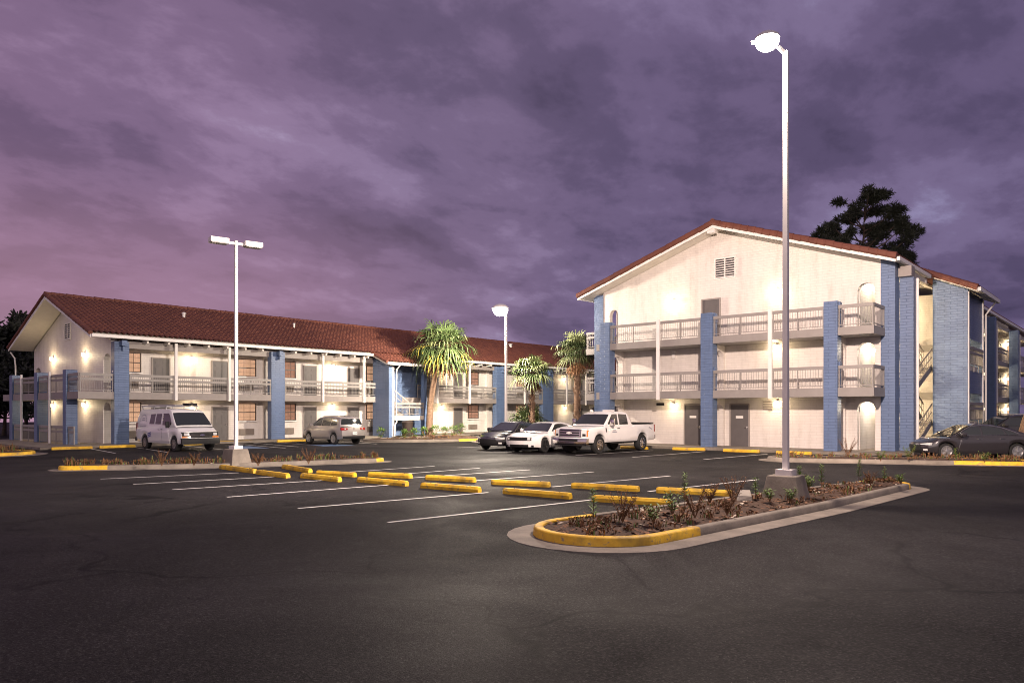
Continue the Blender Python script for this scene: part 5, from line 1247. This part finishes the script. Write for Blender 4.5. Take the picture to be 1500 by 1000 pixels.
# black sedan -----------------------------------------------------------
SD = dict(L=4.85, w=.92, sill=.22, rise=.05, R=.33, Ra=.385, axles=(-1.40, 1.43), belt=.95, roofz=1.44, wr=.58, wb=.84, paint='carblack', kf=.38, kr=.25, taper=.12, shoulder=.10,
          top=[(-2.42, .98), (-1.9, 1.02), (-1.0, .98), (1.0, .95), (1.7, .88), (2.2, .76), (2.42, .66)], cab=[(-2.0, 1.0), (-1.2, 1.28), (-.6, 1.42), (0, 1.45), (.35, 1.40), (1.25, .94)],
          nose=[(.2, .10), (.32, .03), (.55, .0), (.7, .06), (.85, .16)], tail=[(.2, .12), (.45, 0), (.8, 0), (1, .08)])
def sedan(label, loc, head, paint, wh, grille='dark', chrome_line=True):
    P = dict(SD); P['paint'] = paint; k = Car('sedan', label, 'car', loc, head, P)
    k.top_glass('windshield', .38, 1.18, inset=.06); k.top_glass('rear_window', -1.85, -.95, inset=.09)
    k.windows([[(.02, 1.0), (.02, 1.375), (.35, 1.34), (.95, 1.02), (.93, 1.0)], [(-.95, 1.02), (-.85, 1.27), (-.45, 1.36), (-.05, 1.375), (-.05, 1.0)], [(-1.42, 1.05), (-.93, 1.24), (-1.02, 1.02)]])
    k.doors([[(-.02, .34), (-.02, .9), (.92, .9), (.98, .34)], [(-.98, .45), (-.98, .92), (-.08, .9), (-.08, .34)]], paint); k.handles([(.12, .84), (-.78, .86)], 'chrome' if chrome_line else paint)
    if chrome_line:
        top = [(1.06, .985), (.62, 1.24), (.35, 1.37), (0, 1.405), (-.5, 1.39), (-.9, 1.31), (-1.3, 1.15), (-1.5, 1.06)]
        for sd in (1, -1):
            b = MB()
            for (xa, za), (xb, zb) in zip(top, top[1:]): b.bar((xa, sd * (k.cab_y(xa, za) + .008), za), (xb, sd * (k.cab_y(xb, zb) + .008), zb), .014, .028)
            for q in range(6): xa, xb = 1.06 - q * .42, 1.06 - (q + 1) * .42; b.bar((xa, sd * (k.cab_y(xa, .985) + .012), .985 + q * .008), (xb, sd * (k.cab_y(xb, .985) + .012), .985 + (q + 1) * .008), .012, .02)
            b.build('window_trim', 'chrome', k.t)
    k.wheels(5, wh, True, .11, .70); k.mirror(.82, 1.03, paint)
    k.end_patch('grille', -.50, .50, .36, .58, grille, 1, .02); k.end_patch('grille_bar', -.46, .46, .60, .62, 'chrome', 1, .02); k.end_patch('lower_intake', -.55, .55, .24, .33, 'dark', 1, .015)
    for sd in (-1, 1): k.end_patch('headlight', sd * .48, sd * .86, .56, .66, 'headlamp', 1, .015, shape=lambda u: (.60 - .02 * u, .63 + .045 * u)); k.end_patch('fog_light', sd * .62, sd * .76, .34, .42, 'headlamp', 1, .02); k.end_patch('taillight', sd * .45, sd * .86, .74, .86, 'tail', -1, .02)
    k.plate(-1, 0, .6)
    return k
sedan('black sedan at the left end of the row by the gable', (29.9, 26.1, 0), R(186), 'carblack', 'darkalloy', chrome_line=False)
hd_ = math.atan2(.80, -.60)
sedan('charcoal sedan with bright five-spoke wheels seen from its left side at the right', (36.75, 6.1, 0), hd_, 'cargrey', 'alloy')
# compact suvs ------------------------------------------------------------
SV = dict(L=4.45, w=.91, sill=.30, rise=.08, R=.34, Ra=.40, axles=(-1.28, 1.33), belt=1.06, roofz=1.66, wr=.66, wb=.86, paint='carsilver', kf=.30, kr=.14, taper=.08, shoulder=.11,
          top=[(-2.22, 1.05), (-1, 1.08), (.9, 1.05), (1.6, 1.0), (2.0, .90), (2.22, .78)], cab=[(-2.14, 1.06), (-1.98, 1.36), (-1.84, 1.58), (-1.6, 1.65), (-.6, 1.69), (.1, 1.66), (.4, 1.60), (1.25, 1.05)],
          nose=[(.2, .1), (.4, 0), (.7, 0), (.85, .06), (1.0, .16)], tail=[(.2, .10), (.4, 0), (.7, 0), (.9, .04), (1.1, .10)])
def suv(label, loc, head, paint, sc=1.0, name='compact_suv'):
    P = dict(SV); P['paint'] = paint; k = Car(name, label, 'suv', loc, head, P)
    k.top_glass('windshield', .44, 1.18, inset=.06); k.top_glass('rear_window', -2.07, -1.87, 6, .06)
    k.windows([[(.0, 1.13), (.0, 1.57), (.40, 1.52), (.95, 1.15), (.93, 1.13)], [(-.92, 1.13), (-.92, 1.57), (-.07, 1.58), (-.07, 1.13)], [(-1.62, 1.18), (-1.45, 1.52), (-.99, 1.56), (-.99, 1.14)]])
    k.doors([[(.0, .42), (.0, 1.02), (.95, 1.02), (1.0, .42)], [(-.98, .5), (-.98, 1.04), (-.06, 1.03), (-.06, .42)]], paint); k.handles([(.12, .94), (-.80, .96)], paint)
    k.wheels(5, 'alloy', True, .11, .70); k.mirror(.85, 1.16, paint)
    k.end_patch('grille', -.5, .5, .62, .74, 'dark', 1, .02); k.end_patch('bumper', -.80, .80, .34, .52, 'dark', -1, .05); k.end_patch('bumper', -.8, .8, .3, .42, 'dark', 1, .03)
    for sd in (-1, 1): k.end_patch('headlight', sd * .52, sd * .85, .66, .82, 'headlamp', 1, .015); k.end_patch('taillight', sd * .46, sd * .87, .86, 1.02, 'tail', -1, .02, shape=lambda u: (.89 - .03 * u, .99 + .03 * u)); k.end_patch('taillight_lens', sd * .58, sd * .66, .92, .98, 'headlamp', -1, .026)
    k.plate(-1, 0, .68); k.badge([(-.05, -.06), (.05, -.06), (.06, 0), (.05, .06), (-.05, .06), (-.06, 0)], -1, 0, .98, 'chrome', .03)
    b = MB()
    for sd in (-1, 1): b.bar((-1.4, sd * .60, 1.715), (.1, sd * .60, 1.715), .035, .035)
    b.build('roof_rail', 'steel', k.t); b = MB(); b.bar((-1.2, 0, 1.68), (-1.4, 0, 1.80), .03, .012); b.build('antenna', 'dark', k.t)
    return k
suv('silver compact suv seen from behind, nose to the left building', (27.15, 38.6, 0), R(90), 'carsilver')
s2_ = suv('dark suv half hidden behind the charcoal sedan at the right edge', (47.2, 6.0, 0), math.atan2(.80, -.60), 'cartan'); s2_.t.scale = (1.08, 1.08, 1.08)
